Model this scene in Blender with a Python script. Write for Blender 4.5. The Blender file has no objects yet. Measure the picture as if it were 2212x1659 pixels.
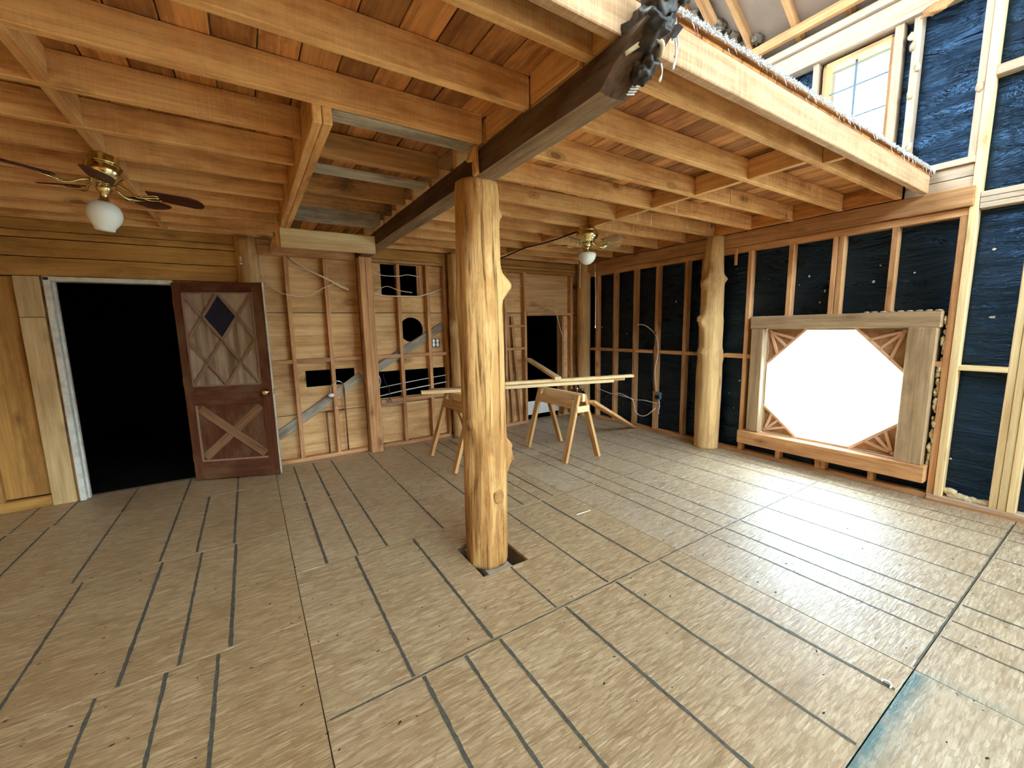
import bpy, bmesh, math, random
from mathutils import Vector, Matrix, noise
R_ = random.Random(7)
D = bpy.data
S = bpy.context.scene
COL = S.collection
V = Vector

# ------------------------------------------------------------------ camera, world, light, exposure
cam = D.cameras.new('camera')
cam.sensor_width = 36.0
cam.lens = 36.0 * 885.83 / 2212.0
cam.clip_start = 0.02
camo = D.objects.new('camera', cam)
COL.objects.link(camo)
yaw, pitch, roll = math.radians(32.488), math.radians(7.922), math.radians(1.168)
fw = V((math.sin(yaw) * math.cos(pitch), math.cos(yaw) * math.cos(pitch), -math.sin(pitch)))
ri = V((math.cos(yaw), -math.sin(yaw), 0))
dn = fw.cross(ri)
r2 = math.cos(roll) * ri + math.sin(roll) * dn
d2 = -math.sin(roll) * ri + math.cos(roll) * dn
camo.matrix_world = Matrix(((r2.x, -d2.x, -fw.x, 0), (r2.y, -d2.y, -fw.y, 0), (r2.z, -d2.z, -fw.z, 1.56), (0, 0, 0, 1)))
S.camera = camo

world = D.worlds.new('sky')
S.world = world
world.use_nodes = True
bg = world.node_tree.nodes['Background']
bg.inputs[0].default_value = (0.68, 0.875, 1.0, 1)
bg.inputs[1].default_value = 10.5

S.view_settings.view_transform = 'Standard'
S.view_settings.look = 'None'
S.view_settings.exposure = 1.28
S.view_settings.gamma = 1.0
S.view_settings.use_curve_mapping = False
S.cycles.use_denoising = True
S.cycles.max_bounces = 6
S.cycles.diffuse_bounces = 4
S.cycles.glossy_bounces = 2
S.cycles.use_adaptive_sampling = True
S.cycles.adaptive_threshold = 0.08
S.cycles.adaptive_min_samples = 24
S.cycles.transparent_max_bounces = 12
S.cycles.sample_clamp_indirect = 8.0

XW, YW = 4.87, 5.39            # faces of the studs: right wall, back wall

# ------------------------------------------------------------------ materials
def new_mat(name):
    m = D.materials.new(name)
    m.use_nodes = True
    nt = m.node_tree
    return m, nt, nt.nodes['Principled BSDF'], nt.links

def N(nt, typ, **kw):
    n = nt.nodes.new(typ)
    for k, v in kw.items():
        setattr(n, k, v)
    return n

def ramp(nt, fac, stops, interp='LINEAR'):
    r = N(nt, 'ShaderNodeValToRGB')
    r.color_ramp.interpolation = interp
    els = r.color_ramp.elements
    while len(els) < len(stops):
        els.new(0.5)
    for e, (p, c) in zip(els, stops):
        e.position = p
        e.color = (c[0], c[1], c[2], 1) if hasattr(c, '__len__') else (c, c, c, 1)
    if fac is not None:
        nt.links.new(fac, r.inputs[0])
    return r.outputs[0]

def math_n(nt, op, a, b=None, clamp=False):
    n = N(nt, 'ShaderNodeMath', operation=op, use_clamp=clamp)
    for i, v in enumerate((a, b)):
        if v is None:
            continue
        if isinstance(v, (int, float)):
            n.inputs[i].default_value = v
        else:
            nt.links.new(v, n.inputs[i])
    return n.outputs[0]

def mix(nt, fac, a, b, blend='MIX'):
    n = N(nt, 'ShaderNodeMixRGB', blend_type=blend)
    for i, v in ((0, fac), (1, a), (2, b)):
        if isinstance(v, (int, float)):
            n.inputs[i].default_value = v
        elif isinstance(v, (tuple, list)):
            n.inputs[i].default_value = (v[0], v[1], v[2], 1)
        else:
            nt.links.new(v, n.inputs[i])
    return n.outputs[0]

def coords(nt, scale, rnd=True, rot=(0, 0, 0), kind='Object'):
    tc = N(nt, 'ShaderNodeTexCoord')
    v = tc.outputs[kind]
    if rnd:
        oi = N(nt, 'ShaderNodeObjectInfo')
        ad = N(nt, 'ShaderNodeVectorMath', operation='MULTIPLY_ADD')
        cb = N(nt, 'ShaderNodeCombineXYZ')
        for i in range(3):
            nt.links.new(oi.outputs['Random'], cb.inputs[i])
        nt.links.new(cb.outputs[0], ad.inputs[0])
        ad.inputs[1].default_value = (61.0, 37.0, 83.0)
        nt.links.new(v, ad.inputs[2])
        v = ad.outputs[0]
    mp = N(nt, 'ShaderNodeMapping')
    mp.inputs['Scale'].default_value = scale
    mp.inputs['Rotation'].default_value = rot
    nt.links.new(v, mp.inputs[0])
    return mp.outputs[0]

def noise_t(nt, vec, scale, detail=4, rough=0.55, dist=0.0):
    n = N(nt, 'ShaderNodeTexNoise')
    n.inputs['Scale'].default_value = scale
    n.inputs['Detail'].default_value = detail
    n.inputs['Roughness'].default_value = rough
    n.inputs['Distortion'].default_value = dist
    nt.links.new(vec, n.inputs['Vector'])
    return n.outputs['Fac']

def voro(nt, vec, scale, feat='F1', out='Distance', rand=1.0):
    n = N(nt, 'ShaderNodeTexVoronoi', feature=feat)
    n.inputs['Scale'].default_value = scale
    n.inputs['Randomness'].default_value = rand
    nt.links.new(vec, n.inputs['Vector'])
    return n.outputs[out]

def bump(nt, b, h, strength=0.3, dist=0.01):
    n = N(nt, 'ShaderNodeBump')
    n.inputs['Strength'].default_value = strength
    n.inputs['Distance'].default_value = dist
    nt.links.new(h, n.inputs['Height'])
    nt.links.new(n.outputs[0], b.inputs['Normal'])

def wood(name, base, dark, stain=None, stain_amt=0.35, axis=0, grain=1.0, knots=0.5, rough=0.75, vary=0.35, bumps=0.25, sc=1.0, saw=0.0):
    """long-grain timber: fine stretched grain, growth bands, knots, dirt, saw marks"""
    m, nt, b, L = new_mat(name)
    def s(along, across):
        v = [across * sc] * 3
        v[axis] = along * sc
        return tuple(v)
    g1 = noise_t(nt, coords(nt, s(1.5, 38)), 1.0, 6, 0.65, 0.5)
    g2 = noise_t(nt, coords(nt, s(0.55, 8)), 1.0, 4, 0.55, 1.6)
    g3 = noise_t(nt, coords(nt, s(3.5, 90)), 1.0, 3, 0.6, 0.2)
    f = math_n(nt, 'ADD', math_n(nt, 'ADD', math_n(nt, 'MULTIPLY', g1, 0.5), math_n(nt, 'MULTIPLY', g2, 0.32)), math_n(nt, 'MULTIPLY', g3, 0.18))
    lo = tuple(x * (1 - grain * 0.85) + y * grain * 0.85 for x, y in zip(base, dark)) if grain <= 1 else dark
    mid = tuple(x * (1 - min(1, grain * 0.40)) + y * min(1, grain * 0.40) for x, y in zip(base, dark))
    hi = tuple(min(0.95, x * 1.22) for x in base)
    c = ramp(nt, f, [(0.34, lo), (0.44, mid), (0.54, base), (0.66, hi)])
    oi = N(nt, 'ShaderNodeObjectInfo')
    t = ramp(nt, oi.outputs['Random'], [(0.0, 1.0 - vary), (0.5, 1.0), (1.0, 1.0 + vary * 0.25)])
    c = mix(nt, 1.0, c, t, 'MULTIPLY')
    if saw > 0:
        w = [4.0 * sc] * 3
        w[axis] = 120.0 * sc
        sm = noise_t(nt, coords(nt, tuple(w)), 1.0, 2, 0.5)
        c = mix(nt, math_n(nt, 'MULTIPLY', ramp(nt, sm, [(0.45, 0.0), (0.62, 1.0)]), saw), c, tuple(min(0.9, x * 1.5 + 0.03) for x in base))
    if stain is not None:
        n3 = noise_t(nt, coords(nt, s(1.6, 4.0)), 1.0, 7, 0.7)
        sm = ramp(nt, n3, [(0.47, 0.0), (0.62, 1.0)])
        c = mix(nt, math_n(nt, 'MULTIPLY', sm, stain_amt), c, stain)
    if knots > 0:
        wob = noise_t(nt, coords(nt, s(14, 14)), 1.0, 2, 0.5)
        kv = voro(nt, coords(nt, s(2.1, 4.6)), 1.0)
        kv = math_n(nt, 'ADD', kv, math_n(nt, 'MULTIPLY', math_n(nt, 'SUBTRACT', wob, 0.5), 0.06))
        k = ramp(nt, kv, [(0.0, 1.0), (0.085, 0.95), (0.105, 0.3), (0.125, 0.55), (0.20, 0.0)])
        c = mix(nt, math_n(nt, 'MULTIPLY', k, knots), c, tuple(x * 0.35 for x in dark))
    L.new(c, b.inputs['Base Color'])
    b.inputs['Roughness'].default_value = rough
    b.inputs['Specular IOR Level'].default_value = 0.25
    bump(nt, b, f, bumps, 0.008)
    return m

def plain(name, col, rough=0.6, metal=0.0, nz=0.0, nscale=8.0, dark=None, spec=0.4):
    m, nt, b, L = new_mat(name)
    if nz > 0:
        n = noise_t(nt, coords(nt, (1, 1, 1)), nscale, 5, 0.6)
        d = dark or tuple(x * 0.5 for x in col)
        c = ramp(nt, n, [(0.35, tuple(x * (1 - nz) + y * nz for x, y in zip(col, d))), (0.6, col)])
        L.new(c, b.inputs['Base Color'])
        bump(nt, b, n, 0.2, 0.004)
    else:
        b.inputs['Base Color'].default_value = (*col, 1)
    b.inputs['Roughness'].default_value = rough
    b.inputs['Metallic'].default_value = metal
    b.inputs['Specular IOR Level'].default_value = spec
    return m

M = {}
M['joist'] = wood('joist pine', (0.86, 0.48, 0.18), (0.44, 0.15, 0.032), (0.40, 0.14, 0.03), 0.5, vary=0.16, knots=0.8, saw=0.15)
M['rim'] = wood('rough rim joist', (0.60, 0.38, 0.21), (0.33, 0.16, 0.07), (0.36, 0.19, 0.09), 0.45, vary=0.0, knots=0.5, saw=0.3)  # less orange than the joists: daylight on it painted in; saw marks its own
M['deck'] = wood('deck plank', (0.66, 0.29, 0.085), (0.20, 0.055, 0.012), (0.15, 0.04, 0.01), 0.6, vary=0.5, knots=0.5)
M['stud'] = wood('stud fir', (0.68, 0.37, 0.165), (0.32, 0.12, 0.035), (0.25, 0.09, 0.03), 0.35, vary=0.25, knots=0.6)
M['greystud'] = wood('dusty lumber', (0.62, 0.47, 0.33), (0.35, 0.22, 0.12), (0.45, 0.40, 0.33), 0.5, vary=0.15, knots=0.4)
M['newlumber'] = wood('new lumber', (0.90, 0.68, 0.36), (0.62, 0.36, 0.13), None, 0, vary=0.15, knots=0.5)
M['sawlumber'] = wood('sawhorse lumber', (0.62, 0.36, 0.14), (0.30, 0.12, 0.035), (0.30, 0.13, 0.04), 0.25, vary=0.2, knots=0.5)
M['darkbeam'] = wood('dark stained beam', (0.115, 0.058, 0.028), (0.018, 0.008, 0.004), (0.20, 0.145, 0.085), 0.55, vary=0.1, knots=0.3, bumps=0.8)
M['beamunder'] = wood('bare beam underside', (0.34, 0.225, 0.125), (0.09, 0.05, 0.025), (0.12, 0.07, 0.035), 0.5, vary=0.0, knots=0.2, bumps=0.6)
M['dustwood'] = wood('dusty grey board', (0.52, 0.46, 0.35), (0.24, 0.18, 0.11), (0.13, 0.085, 0.045), 0.6, vary=0.3, knots=0.3)
M['dirtjoist'] = wood('dirty joist', (0.50, 0.26, 0.09), (0.14, 0.06, 0.02), (0.045, 0.028, 0.014), 0.85, vary=0.25, knots=0.4)
M['ply'] = wood('plywood sheathing', (0.80, 0.51, 0.23), (0.48, 0.22, 0.065), (0.34, 0.145, 0.04), 0.5, vary=0.15, knots=0.95, sc=0.62)
M['siding'] = wood('horizontal board', (0.54, 0.285, 0.075), (0.28, 0.105, 0.02), (0.20, 0.08, 0.02), 0.4, vary=0.2, knots=0.5)
M['timber'] = wood('weathered window timber', (0.50, 0.355, 0.205), (0.20, 0.11, 0.05), (0.25, 0.15, 0.075), 0.45, vary=0.10, knots=0.35)
M['infill'] = wood('window corner wood', (0.52, 0.31, 0.165), (0.24, 0.11, 0.05), (0.22, 0.11, 0.055), 0.3, vary=0.1, knots=0.2)
M['ray'] = wood('sunburst stick', (0.82, 0.52, 0.33), (0.55, 0.30, 0.17), None, 0, vary=0.1, knots=0.0)
def log_mat(name, pale, mid, dark, fiss):
    m, nt, b, L = new_mat(name)
    g1 = noise_t(nt, coords(nt, (26, 26, 1.1), False), 1.0, 6, 0.65, 0.6)
    g2 = noise_t(nt, coords(nt, (7, 7, 0.8), False), 1.0, 5, 0.6, 0.8)
    g3 = noise_t(nt, coords(nt, (60, 60, 4.0), False), 1.0, 4, 0.6, 0.3)
    g4 = noise_t(nt, coords(nt, (3.2, 3.2, 1.7), False), 1.0, 6, 0.65)
    f = math_n(nt, 'ADD', math_n(nt, 'MULTIPLY', g1, 0.6), math_n(nt, 'MULTIPLY', g3, 0.4))
    c = ramp(nt, f, [(0.36, mid), (0.50, pale), (0.66, tuple(min(0.95, x * 1.12) for x in pale))])
    c = mix(nt, math_n(nt, 'MULTIPLY', ramp(nt, g2, [(0.47, 0.0), (0.56, 1.0)]), 0.6), c, mid)
    mot = noise_t(nt, coords(nt, (38, 38, 9), False), 1.0, 5, 0.7, 0.5)
    c = mix(nt, math_n(nt, 'MULTIPLY', ramp(nt, mot, [(0.52, 0.0), (0.62, 1.0)]), 0.4), c, mid)
    fis = math_n(nt, 'MULTIPLY', ramp(nt, g1, [(0.36, 1.0), (0.44, 0.0)]), ramp(nt, g4, [(0.40, 0.0), (0.56, 1.0)]))
    c = mix(nt, math_n(nt, 'MULTIPLY', fis, fiss), c, dark)
    # weathered, darker foot
    tc = N(nt, 'ShaderNodeTexCoord')
    sx = N(nt, 'ShaderNodeSeparateXYZ')
    L.new(tc.outputs['Object'], sx.inputs[0])
    low = ramp(nt, math_n(nt, 'MULTIPLY', sx.outputs[2], 0.4), [(0.10, 0.9), (0.34, 0.6), (0.46, 0.0)])
    st = ramp(nt, noise_t(nt, coords(nt, (15, 15, 1.6), False), 1.0, 6, 0.7, 0.8), [(0.46, 0.0), (0.58, 1.0)])
    c = mix(nt, math_n(nt, 'MULTIPLY', math_n(nt, 'MULTIPLY', low, st), 0.8), c, tuple(x * 0.7 + y * 0.3 for x, y in zip(dark, mid)))
    L.new(c, b.inputs['Base Color'])
    b.inputs['Roughness'].default_value = 0.8
    b.inputs['Specular IOR Level'].default_value = 0.2
    bump(nt, b, math_n(nt, 'SUBTRACT', f, math_n(nt, 'MULTIPLY', fis, 0.5)), 0.9, 0.012)
    return m
M['log'] = log_mat('peeled log', (0.72, 0.435, 0.165), (0.44, 0.20, 0.052), (0.16, 0.055, 0.013), 0.85)
M['log2'] = wood('peeled log pale', (0.68, 0.44, 0.19), (0.32, 0.15, 0.045), (0.32, 0.16, 0.05), 0.45, axis=2, grain=0.9, knots=0.7, vary=0.0, bumps=0.5)
M['knotend'] = wood('knot end grain', (0.42, 0.22, 0.07), (0.13, 0.05, 0.014), None, 0, knots=0, vary=0)
M['door'] = wood('dark red door', (0.125, 0.036, 0.014), (0.04, 0.009, 0.004), (0.19, 0.105, 0.045), 0.6, vary=0.12, knots=0.0, bumps=0.3)
M['litboard'] = wood('pale board', (0.66, 0.46, 0.22), (0.42, 0.24, 0.08), (0.40, 0.23, 0.08), 0.35, vary=0.08, knots=0.3)  # paler tone is the light on this raised board, put into its colour
M['doorx'] = wood('door brace wood', (0.24, 0.115, 0.05), (0.07, 0.02, 0.008), (0.30, 0.18, 0.09), 0.5, vary=0.1, knots=0.0)
M['muntin'] = wood('door muntin', (0.33, 0.20, 0.13), (0.14, 0.07, 0.04), None, 0, vary=0.1, knots=0.0)
M['white'] = plain('old white paint', (0.78, 0.76, 0.66), 0.6, nz=0.5, nscale=14, dark=(0.4, 0.34, 0.22))
M['brass'] = plain('brass', (0.80, 0.69, 0.34), 0.2, 1.0)
M['blade'] = wood('fan blade walnut', (0.085, 0.022, 0.012), (0.03, 0.008, 0.005), None, 0, vary=0.1, knots=0, rough=0.45)
M['bladegrey'] = wood('fan blade back', (0.38, 0.25, 0.13), (0.22, 0.12, 0.05), None, 0, vary=0.1, knots=0, rough=0.5)
M['globe'] = plain('opal glass', (0.86, 0.89, 0.82), 0.25, nz=0.2, nscale=5, dark=(0.6, 0.66, 0.58), spec=0.6)
M['chain'] = plain('pull chain', (0.72, 0.66, 0.52), 0.4, 0.3)
M['cable'] = plain('pale cable', (0.75, 0.62, 0.42), 0.6)
M['cablewhite'] = plain('white cable', (0.80, 0.78, 0.72), 0.5)
M['black'] = plain('black rubber', (0.012, 0.012, 0.014), 0.5)
M['copper'] = plain('old copper', (0.30, 0.14, 0.07), 0.45, 0.7, nz=0.5, nscale=20)
M['chrome'] = plain('chrome', (0.80, 0.80, 0.80), 0.2, 1.0)
M['foil'] = plain('crinkled foil', (0.72, 0.70, 0.66), 0.22, 1.0)
M['foam'] = plain('yellowed spray foam', (0.72, 0.60, 0.36), 0.85, nz=0.5, nscale=30)
M['outlet'] = plain('white outlet plastic', (0.86, 0.86, 0.84), 0.4)
M['darkvoid'] = plain('unlit room wall', (0.012, 0.010, 0.009), 0.9, spec=0.0)  # near-black colour stands in for the shade in the rooms and pit
M['blockbox'] = plain('blue grey box', (0.10, 0.16, 0.22), 0.5)
M['carpet'] = plain('pale carpet', (0.74, 0.75, 0.74), 0.95, nz=0.5, nscale=60, dark=(0.45, 0.42, 0.38), spec=0.0)
M['drip'] = plain('dried paint drip', (0.80, 0.60, 0.36), 0.8)
M['ground'] = plain('pale ground', (0.66, 0.70, 0.62), 0.9, nz=0.4, nscale=1.2)
M['concrete'] = plain('grey block', (0.42, 0.37, 0.29), 0.9, nz=0.5, nscale=18)
M['roofdeck'] = plain('roof underlay', (0.33, 0.235, 0.17), 0.85, nz=0.5, nscale=2.2)
M['insul'] = plain('dirty insulation', (0.22, 0.16, 0.11), 0.95, nz=0.8, nscale=14, dark=(0.02, 0.02, 0.02))
M['outer'] = plain('outer wall sheathing', (0.22, 0.15, 0.09), 0.9)
M['soffit'] = wood('painted soffit', (0.135, 0.12, 0.08), (0.08, 0.07, 0.045), None, 0, vary=0.1, knots=0)
M['bluepane'] = plain('blue glass pane', (0.012, 0.018, 0.045), 0.3, nz=0.5, nscale=25, spec=0.3)
M['hole'] = plain('nail hole', (0.03, 0.022, 0.015), 0.9)

def grille_mat():
    m, nt, b, L = new_mat('vent grille')
    b.inputs['Base Color'].default_value = (0.62, 0.60, 0.56, 1)
    b.inputs['Roughness'].default_value = 0.5
    return m
M['grille'] = grille_mat()

def paper_pane():
    m, nt, b, L = new_mat('dirty door pane')
    v = coords(nt, (9, 9, 0.5), True)
    n = noise_t(nt, v, 1.0, 3, 0.5)
    n2 = noise_t(nt, coords(nt, (1, 1, 1)), 9.0, 4, 0.6)
    c = ramp(nt, n, [(0.36, (0.17, 0.11, 0.06)), (0.46, (0.40, 0.30, 0.20)), (0.55, (0.52, 0.42, 0.30)), (0.63, (0.33, 0.24, 0.155))])
    c = mix(nt, math_n(nt, 'MULTIPLY', n2, 0.5), c, (0.18, 0.115, 0.065))
    L.new(c, b.inputs['Base Color'])
    b.inputs['Roughness'].default_value = 0.35
    return m
M['pane'] = paper_pane()

def tar_mat():
    m, nt, b, L = new_mat('black tar paper')
    v = coords(nt, (1, 1, 1), False)
    n1 = noise_t(nt, coords(nt, (1.0, 1.3, 5.0), False, (0.35, 0, 0)), 1.6, 5, 0.6, 1.2)
    n2 = noise_t(nt, coords(nt, (1.0, 1.0, 14.0), False), 1.0, 4, 0.6, 0.4)
    n3 = noise_t(nt, v, 260.0, 2, 0.5)
    h = math_n(nt, 'ADD', math_n(nt, 'MULTIPLY', n1, 1.0), math_n(nt, 'MULTIPLY', n2, 0.35))
    c = ramp(nt, n2, [(0.3, (0.0012, 0.0015, 0.0028)), (0.64, (0.0022, 0.003, 0.0055)), (0.76, (0.010, 0.012, 0.016))])
    L.new(c, b.inputs['Base Color'])
    r = ramp(nt, n1, [(0.3, 0.24), (0.7, 0.40)])
    L.new(r, b.inputs['Roughness'])
    b.inputs['Specular IOR Level'].default_value = 1.0
    b.inputs['Specular Tint'].default_value = (0.28, 0.56, 1.0, 1)
    bump(nt, b, math_n(nt, 'ADD', h, math_n(nt, 'MULTIPLY', n3, 0.01)), 0.8, 0.09)
    return m
M['tar'] = tar_mat()
M['tarscrap'] = plain('torn tar paper', (0.016, 0.014, 0.013), 0.45, nz=0.6, nscale=20, dark=(0.10, 0.075, 0.05))

def osb_mat(name='strand board floor', tint=(1.0, 1.0, 1.0)):
    m, nt, b, L = new_mat(name)
    base = noise_t(nt, coords(nt, (1, 1, 1)), 3.0, 5, 0.6)
    c = ramp(nt, base, [(0.3, (0.36, 0.25, 0.145)), (0.5, (0.44, 0.335, 0.21)), (0.72, (0.51, 0.40, 0.27))])
    hsum = None
    for i, (ang, sx, sy, th, a) in enumerate(((0.35, 13, 90, 0.40, 0.45), (-0.65, 14, 105, 0.40, 0.45), (1.1, 13, 95, 0.5, 0.45), (-1.25, 14, 110, 0.5, 0.45), (0.0, 9, 62, 0.70, 0.5))):
        wob = coords(nt, (sx, sy, 1), True, (0, 0, ang))
        nz = N(nt, 'ShaderNodeTexNoise')
        nz.inputs['Scale'].default_value = 0.6
        nt.links.new(wob, nz.inputs['Vector'])
        ad = N(nt, 'ShaderNodeVectorMath', operation='MULTIPLY_ADD')
        nt.links.new(nz.outputs['Color'], ad.inputs[0])
        ad.inputs[1].default_value = (0.9, 0.9, 0)
        nt.links.new(wob, ad.inputs[2])
        vn = N(nt, 'ShaderNodeTexVoronoi', feature='F1', distance='CHEBYCHEV')
        vn.inputs['Scale'].default_value = 1.0
        nt.links.new(ad.outputs[0], vn.inputs['Vector'])
        sep = N(nt, 'ShaderNodeSeparateColor')
        nt.links.new(vn.outputs['Color'], sep.inputs[0])
        pres = ramp(nt, sep.outputs[0], [(th - 0.01, 0.0), (th, 1.0)])
        edge = ramp(nt, vn.outputs['Distance'], [(0.34, 1.0), (0.48, 0.0)])
        mask = math_n(nt, 'MULTIPLY', math_n(nt, 'MULTIPLY', pres, edge), a)
        fib = noise_t(nt, coords(nt, (sx * 1.2, sy * 4, 1), True, (0, 0, ang)), 1.0, 2, 0.5) if i in (0, 1, 4) else None
        tone = ramp(nt, sep.outputs[1] if fib is None else math_n(nt, 'ADD', sep.outputs[1], math_n(nt, 'MULTIPLY', math_n(nt, 'SUBTRACT', fib, 0.5), 1.1), True), [(0.0, (0.19, 0.115, 0.055)), (0.16, (0.29, 0.195, 0.105)), (0.45, (0.48, 0.375, 0.25)), (0.8, (0.60, 0.49, 0.345)), (1.0, (0.78, 0.68, 0.52))])
        c = mix(nt, mask, c, tone)
        rim = ramp(nt, vn.outputs['Distance'], [(0.38, 0.0), (0.45, 1.0), (0.52, 0.0)])
        rim = math_n(nt, 'MULTIPLY', math_n(nt, 'MULTIPLY', rim, pres), 0.42)
        c = mix(nt, rim, c, (0.24, 0.15, 0.07))
        hsum = mask if hsum is None else math_n(nt, 'ADD', hsum, mask)
    # dark knots/specks pressed in the board
    sp = voro(nt, coords(nt, (9, 13, 1)), 1.0)
    spk = ramp(nt, sp, [(0.03, 0.75), (0.06, 0.0)])
    c = mix(nt, spk, c, (0.10, 0.055, 0.025))
    # brown stains in noise patches, on every panel
    st = noise_t(nt, coords(nt, (1, 1, 1), False, (0, 0, 0)), 0.9, 6, 0.65)
    c = mix(nt, math_n(nt, 'MULTIPLY', ramp(nt, st, [(0.52, 0.0), (0.70, 1.0)]), 0.35), c, (0.33, 0.19, 0.085))
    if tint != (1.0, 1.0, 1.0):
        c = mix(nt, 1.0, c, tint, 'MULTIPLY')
    # teal spray stain along one seam
    geo = N(nt, 'ShaderNodeNewGeometry')
    sx = N(nt, 'ShaderNodeSeparateXYZ')
    L.new(geo.outputs['Position'], sx.inputs[0])
    dy = math_n(nt, 'SUBTRACT', 0.434, sx.outputs[1])
    a1 = ramp(nt, math_n(nt, 'MULTIPLY', dy, 10.0), [(0.0, 0.0), (0.02, 1.0), (0.28, 0.85), (0.62, 0.25), (1.0, 0.0)])
    xm = ramp(nt, math_n(nt, 'MULTIPLY', math_n(nt, 'SUBTRACT', sx.outputs[0], 1.2), 0.8), [(0.0, 0.0), (0.1, 1.0), (0.93, 1.0), (0.955, 0.0)])
    tn = noise_t(nt, coords(nt, (1, 1, 1), False), 26.0, 4, 0.7)
    tm = math_n(nt, 'MULTIPLY', math_n(nt, 'MULTIPLY', a1, xm), ramp(nt, tn, [(0.3, 0.45), (0.6, 1.0)]))
    c = mix(nt, tm, c, (0.018, 0.125, 0.135))
    dx = math_n(nt, 'SUBTRACT', sx.outputs[0], 2.40)
    a2 = ramp(nt, math_n(nt, 'ABSOLUTE', math_n(nt, 'MULTIPLY', dx, 9.0)), [(0.0, 0.45), (0.5, 0.0)])
    ym = ramp(nt, math_n(nt, 'ADD', sx.outputs[1], 0.6), [(0.0, 0.0), (0.3, 1.0), (1.0, 1.0), (1.03, 0.0)])
    c = mix(nt, math_n(nt, 'MULTIPLY', math_n(nt, 'MULTIPLY', a2, ym), tn), c, (0.06, 0.19, 0.18))
    L.new(c, b.inputs['Base Color'])
    rr = ramp(nt, hsum, [(0.0, 0.54), (0.8, 0.40)])
    L.new(rr, b.inputs['Roughness'])
    b.inputs['Specular IOR Level'].default_value = 1.0
    bump(nt, b, hsum, 0.3, 0.003)
    return m
M['osb'] = osb_mat()
M['osbdimleft'] = osb_mat('browner strand board dimmed left', (0.91, 0.80, 0.62))  # browner left batch, with the room's light falloff added to its tint
M['osbdimmid'] = osb_mat('strand board dimmed middle', (0.97, 0.90, 0.77))  # middle panels: a weaker share of the light falloff painted into the tint

def nail_line_mat():
    m, nt, b, L = new_mat('printed nailing line')
    n = noise_t(nt, coords(nt, (1, 1, 1)), 60, 4, 0.7)
    c = ramp(nt, n, [(0.3, (0.045, 0.043, 0.032)), (0.7, (0.125, 0.12, 0.095))])
    L.new(c, b.inputs['Base Color'])
    b.inputs['Roughness'].default_value = 0.6
    return m
M['line'] = nail_line_mat()

def glass_mat(name, tint=(1, 1, 1), mixf=0.06):
    m = D.materials.new(name)
    m.use_nodes = True
    nt = m.node_tree
    nt.nodes.clear()
    o = N(nt, 'ShaderNodeOutputMaterial')
    t = N(nt, 'ShaderNodeBsdfTransparent')
    t.inputs[0].default_value = (*tint, 1)
    g = N(nt, 'ShaderNodeBsdfGlossy')
    g.inputs['Roughness'].default_value = 0.02
    mx = N(nt, 'ShaderNodeMixShader')
    mx.inputs[0].default_value = mixf
    nt.links.new(t.outputs[0], mx.inputs[1])
    nt.links.new(g.outputs[0], mx.inputs[2])
    nt.links.new(mx.outputs[0], o.inputs[0])
    return m
M['glass'] = glass_mat('window glass')

# ------------------------------------------------------------------ object helpers
def link(name, me, mat, parent=None, mw=None):
    o = D.objects.new(name, me)
    COL.objects.link(o)
    if mat is not None and not me.materials:
        me.materials.append(mat)
    if mw is not None:
        o.matrix_world = mw
    if parent is not None:
        pl = Matrix.Translation(-V(parent['_o'])) if '_o' in parent else Matrix.Identity(4)
        o.parent = parent
        o.matrix_local = pl @ (mw if mw is not None else Matrix.Identity(4))
    if mw is not None:
        t = mw.translation if parent is None else mw.translation
        o['_o'] = tuple(t)
    else:
        o['_o'] = (0.0, 0.0, 0.0)
    return o

def tag(o, label=None, cat=None, group=None, kind=None):
    if label: o['label'] = label
    if cat: o['category'] = cat
    if group: o['group'] = group
    if kind: o['kind'] = kind
    return o

def thing(name, loc, label, cat, group=None, kind=None):
    o = D.objects.new(name, None)
    o.empty_display_size = 0.1
    COL.objects.link(o)
    o.location = loc
    o['_o'] = tuple(loc)
    return tag(o, label, cat, group, kind)

def rot_parent_fix(o):
    return o

_cache = {}
def box_me(l, w, t, mat, bev=0.003, wob=0.0, seed=0):
    key = (round(l, 3), round(w, 3), round(t, 3), mat.name, bev, wob, seed)
    if key in _cache:
        return _cache[key]
    bm = bmesh.new()
    bmesh.ops.create_cube(bm, size=1.0)
    bmesh.ops.scale(bm, vec=(l, w, t), verts=bm.verts)
    if wob > 0:
        es = [e for e in bm.edges if abs((e.verts[0].co - e.verts[1].co).x) > l * 0.5]
        bmesh.ops.subdivide_edges(bm, edges=es, cuts=max(2, min(14, int(l / 0.22))))
        for v in bm.verts:
            p = v.co * 2.3 + V((seed * 7.1, seed * 3.3, 0))
            v.co += V((0, noise.noise(p), noise.noise(p + V((9, 9, 9))))) * wob
    if bev > 0:
        es = [e for e in bm.edges if len(e.link_faces) == 2 and e.calc_face_angle(0) > 0.8]
        bmesh.ops.bevel(bm, geom=es, offset=min(bev, w * 0.3, t * 0.3), segments=1, affect='EDGES')
    me = D.meshes.new('box')
    bm.to_mesh(me)
    bm.free()
    me.materials.append(mat)
    _cache[key] = me
    return me

def frame(x, up):
    x = V(x).normalized()
    up = V(up)
    y = up.cross(x)
    if y.length < 1e-4:
        y = V((0, 1, 0)).cross(x)
    y.normalize()
    z = x.cross(y)
    return x, y, z

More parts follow.
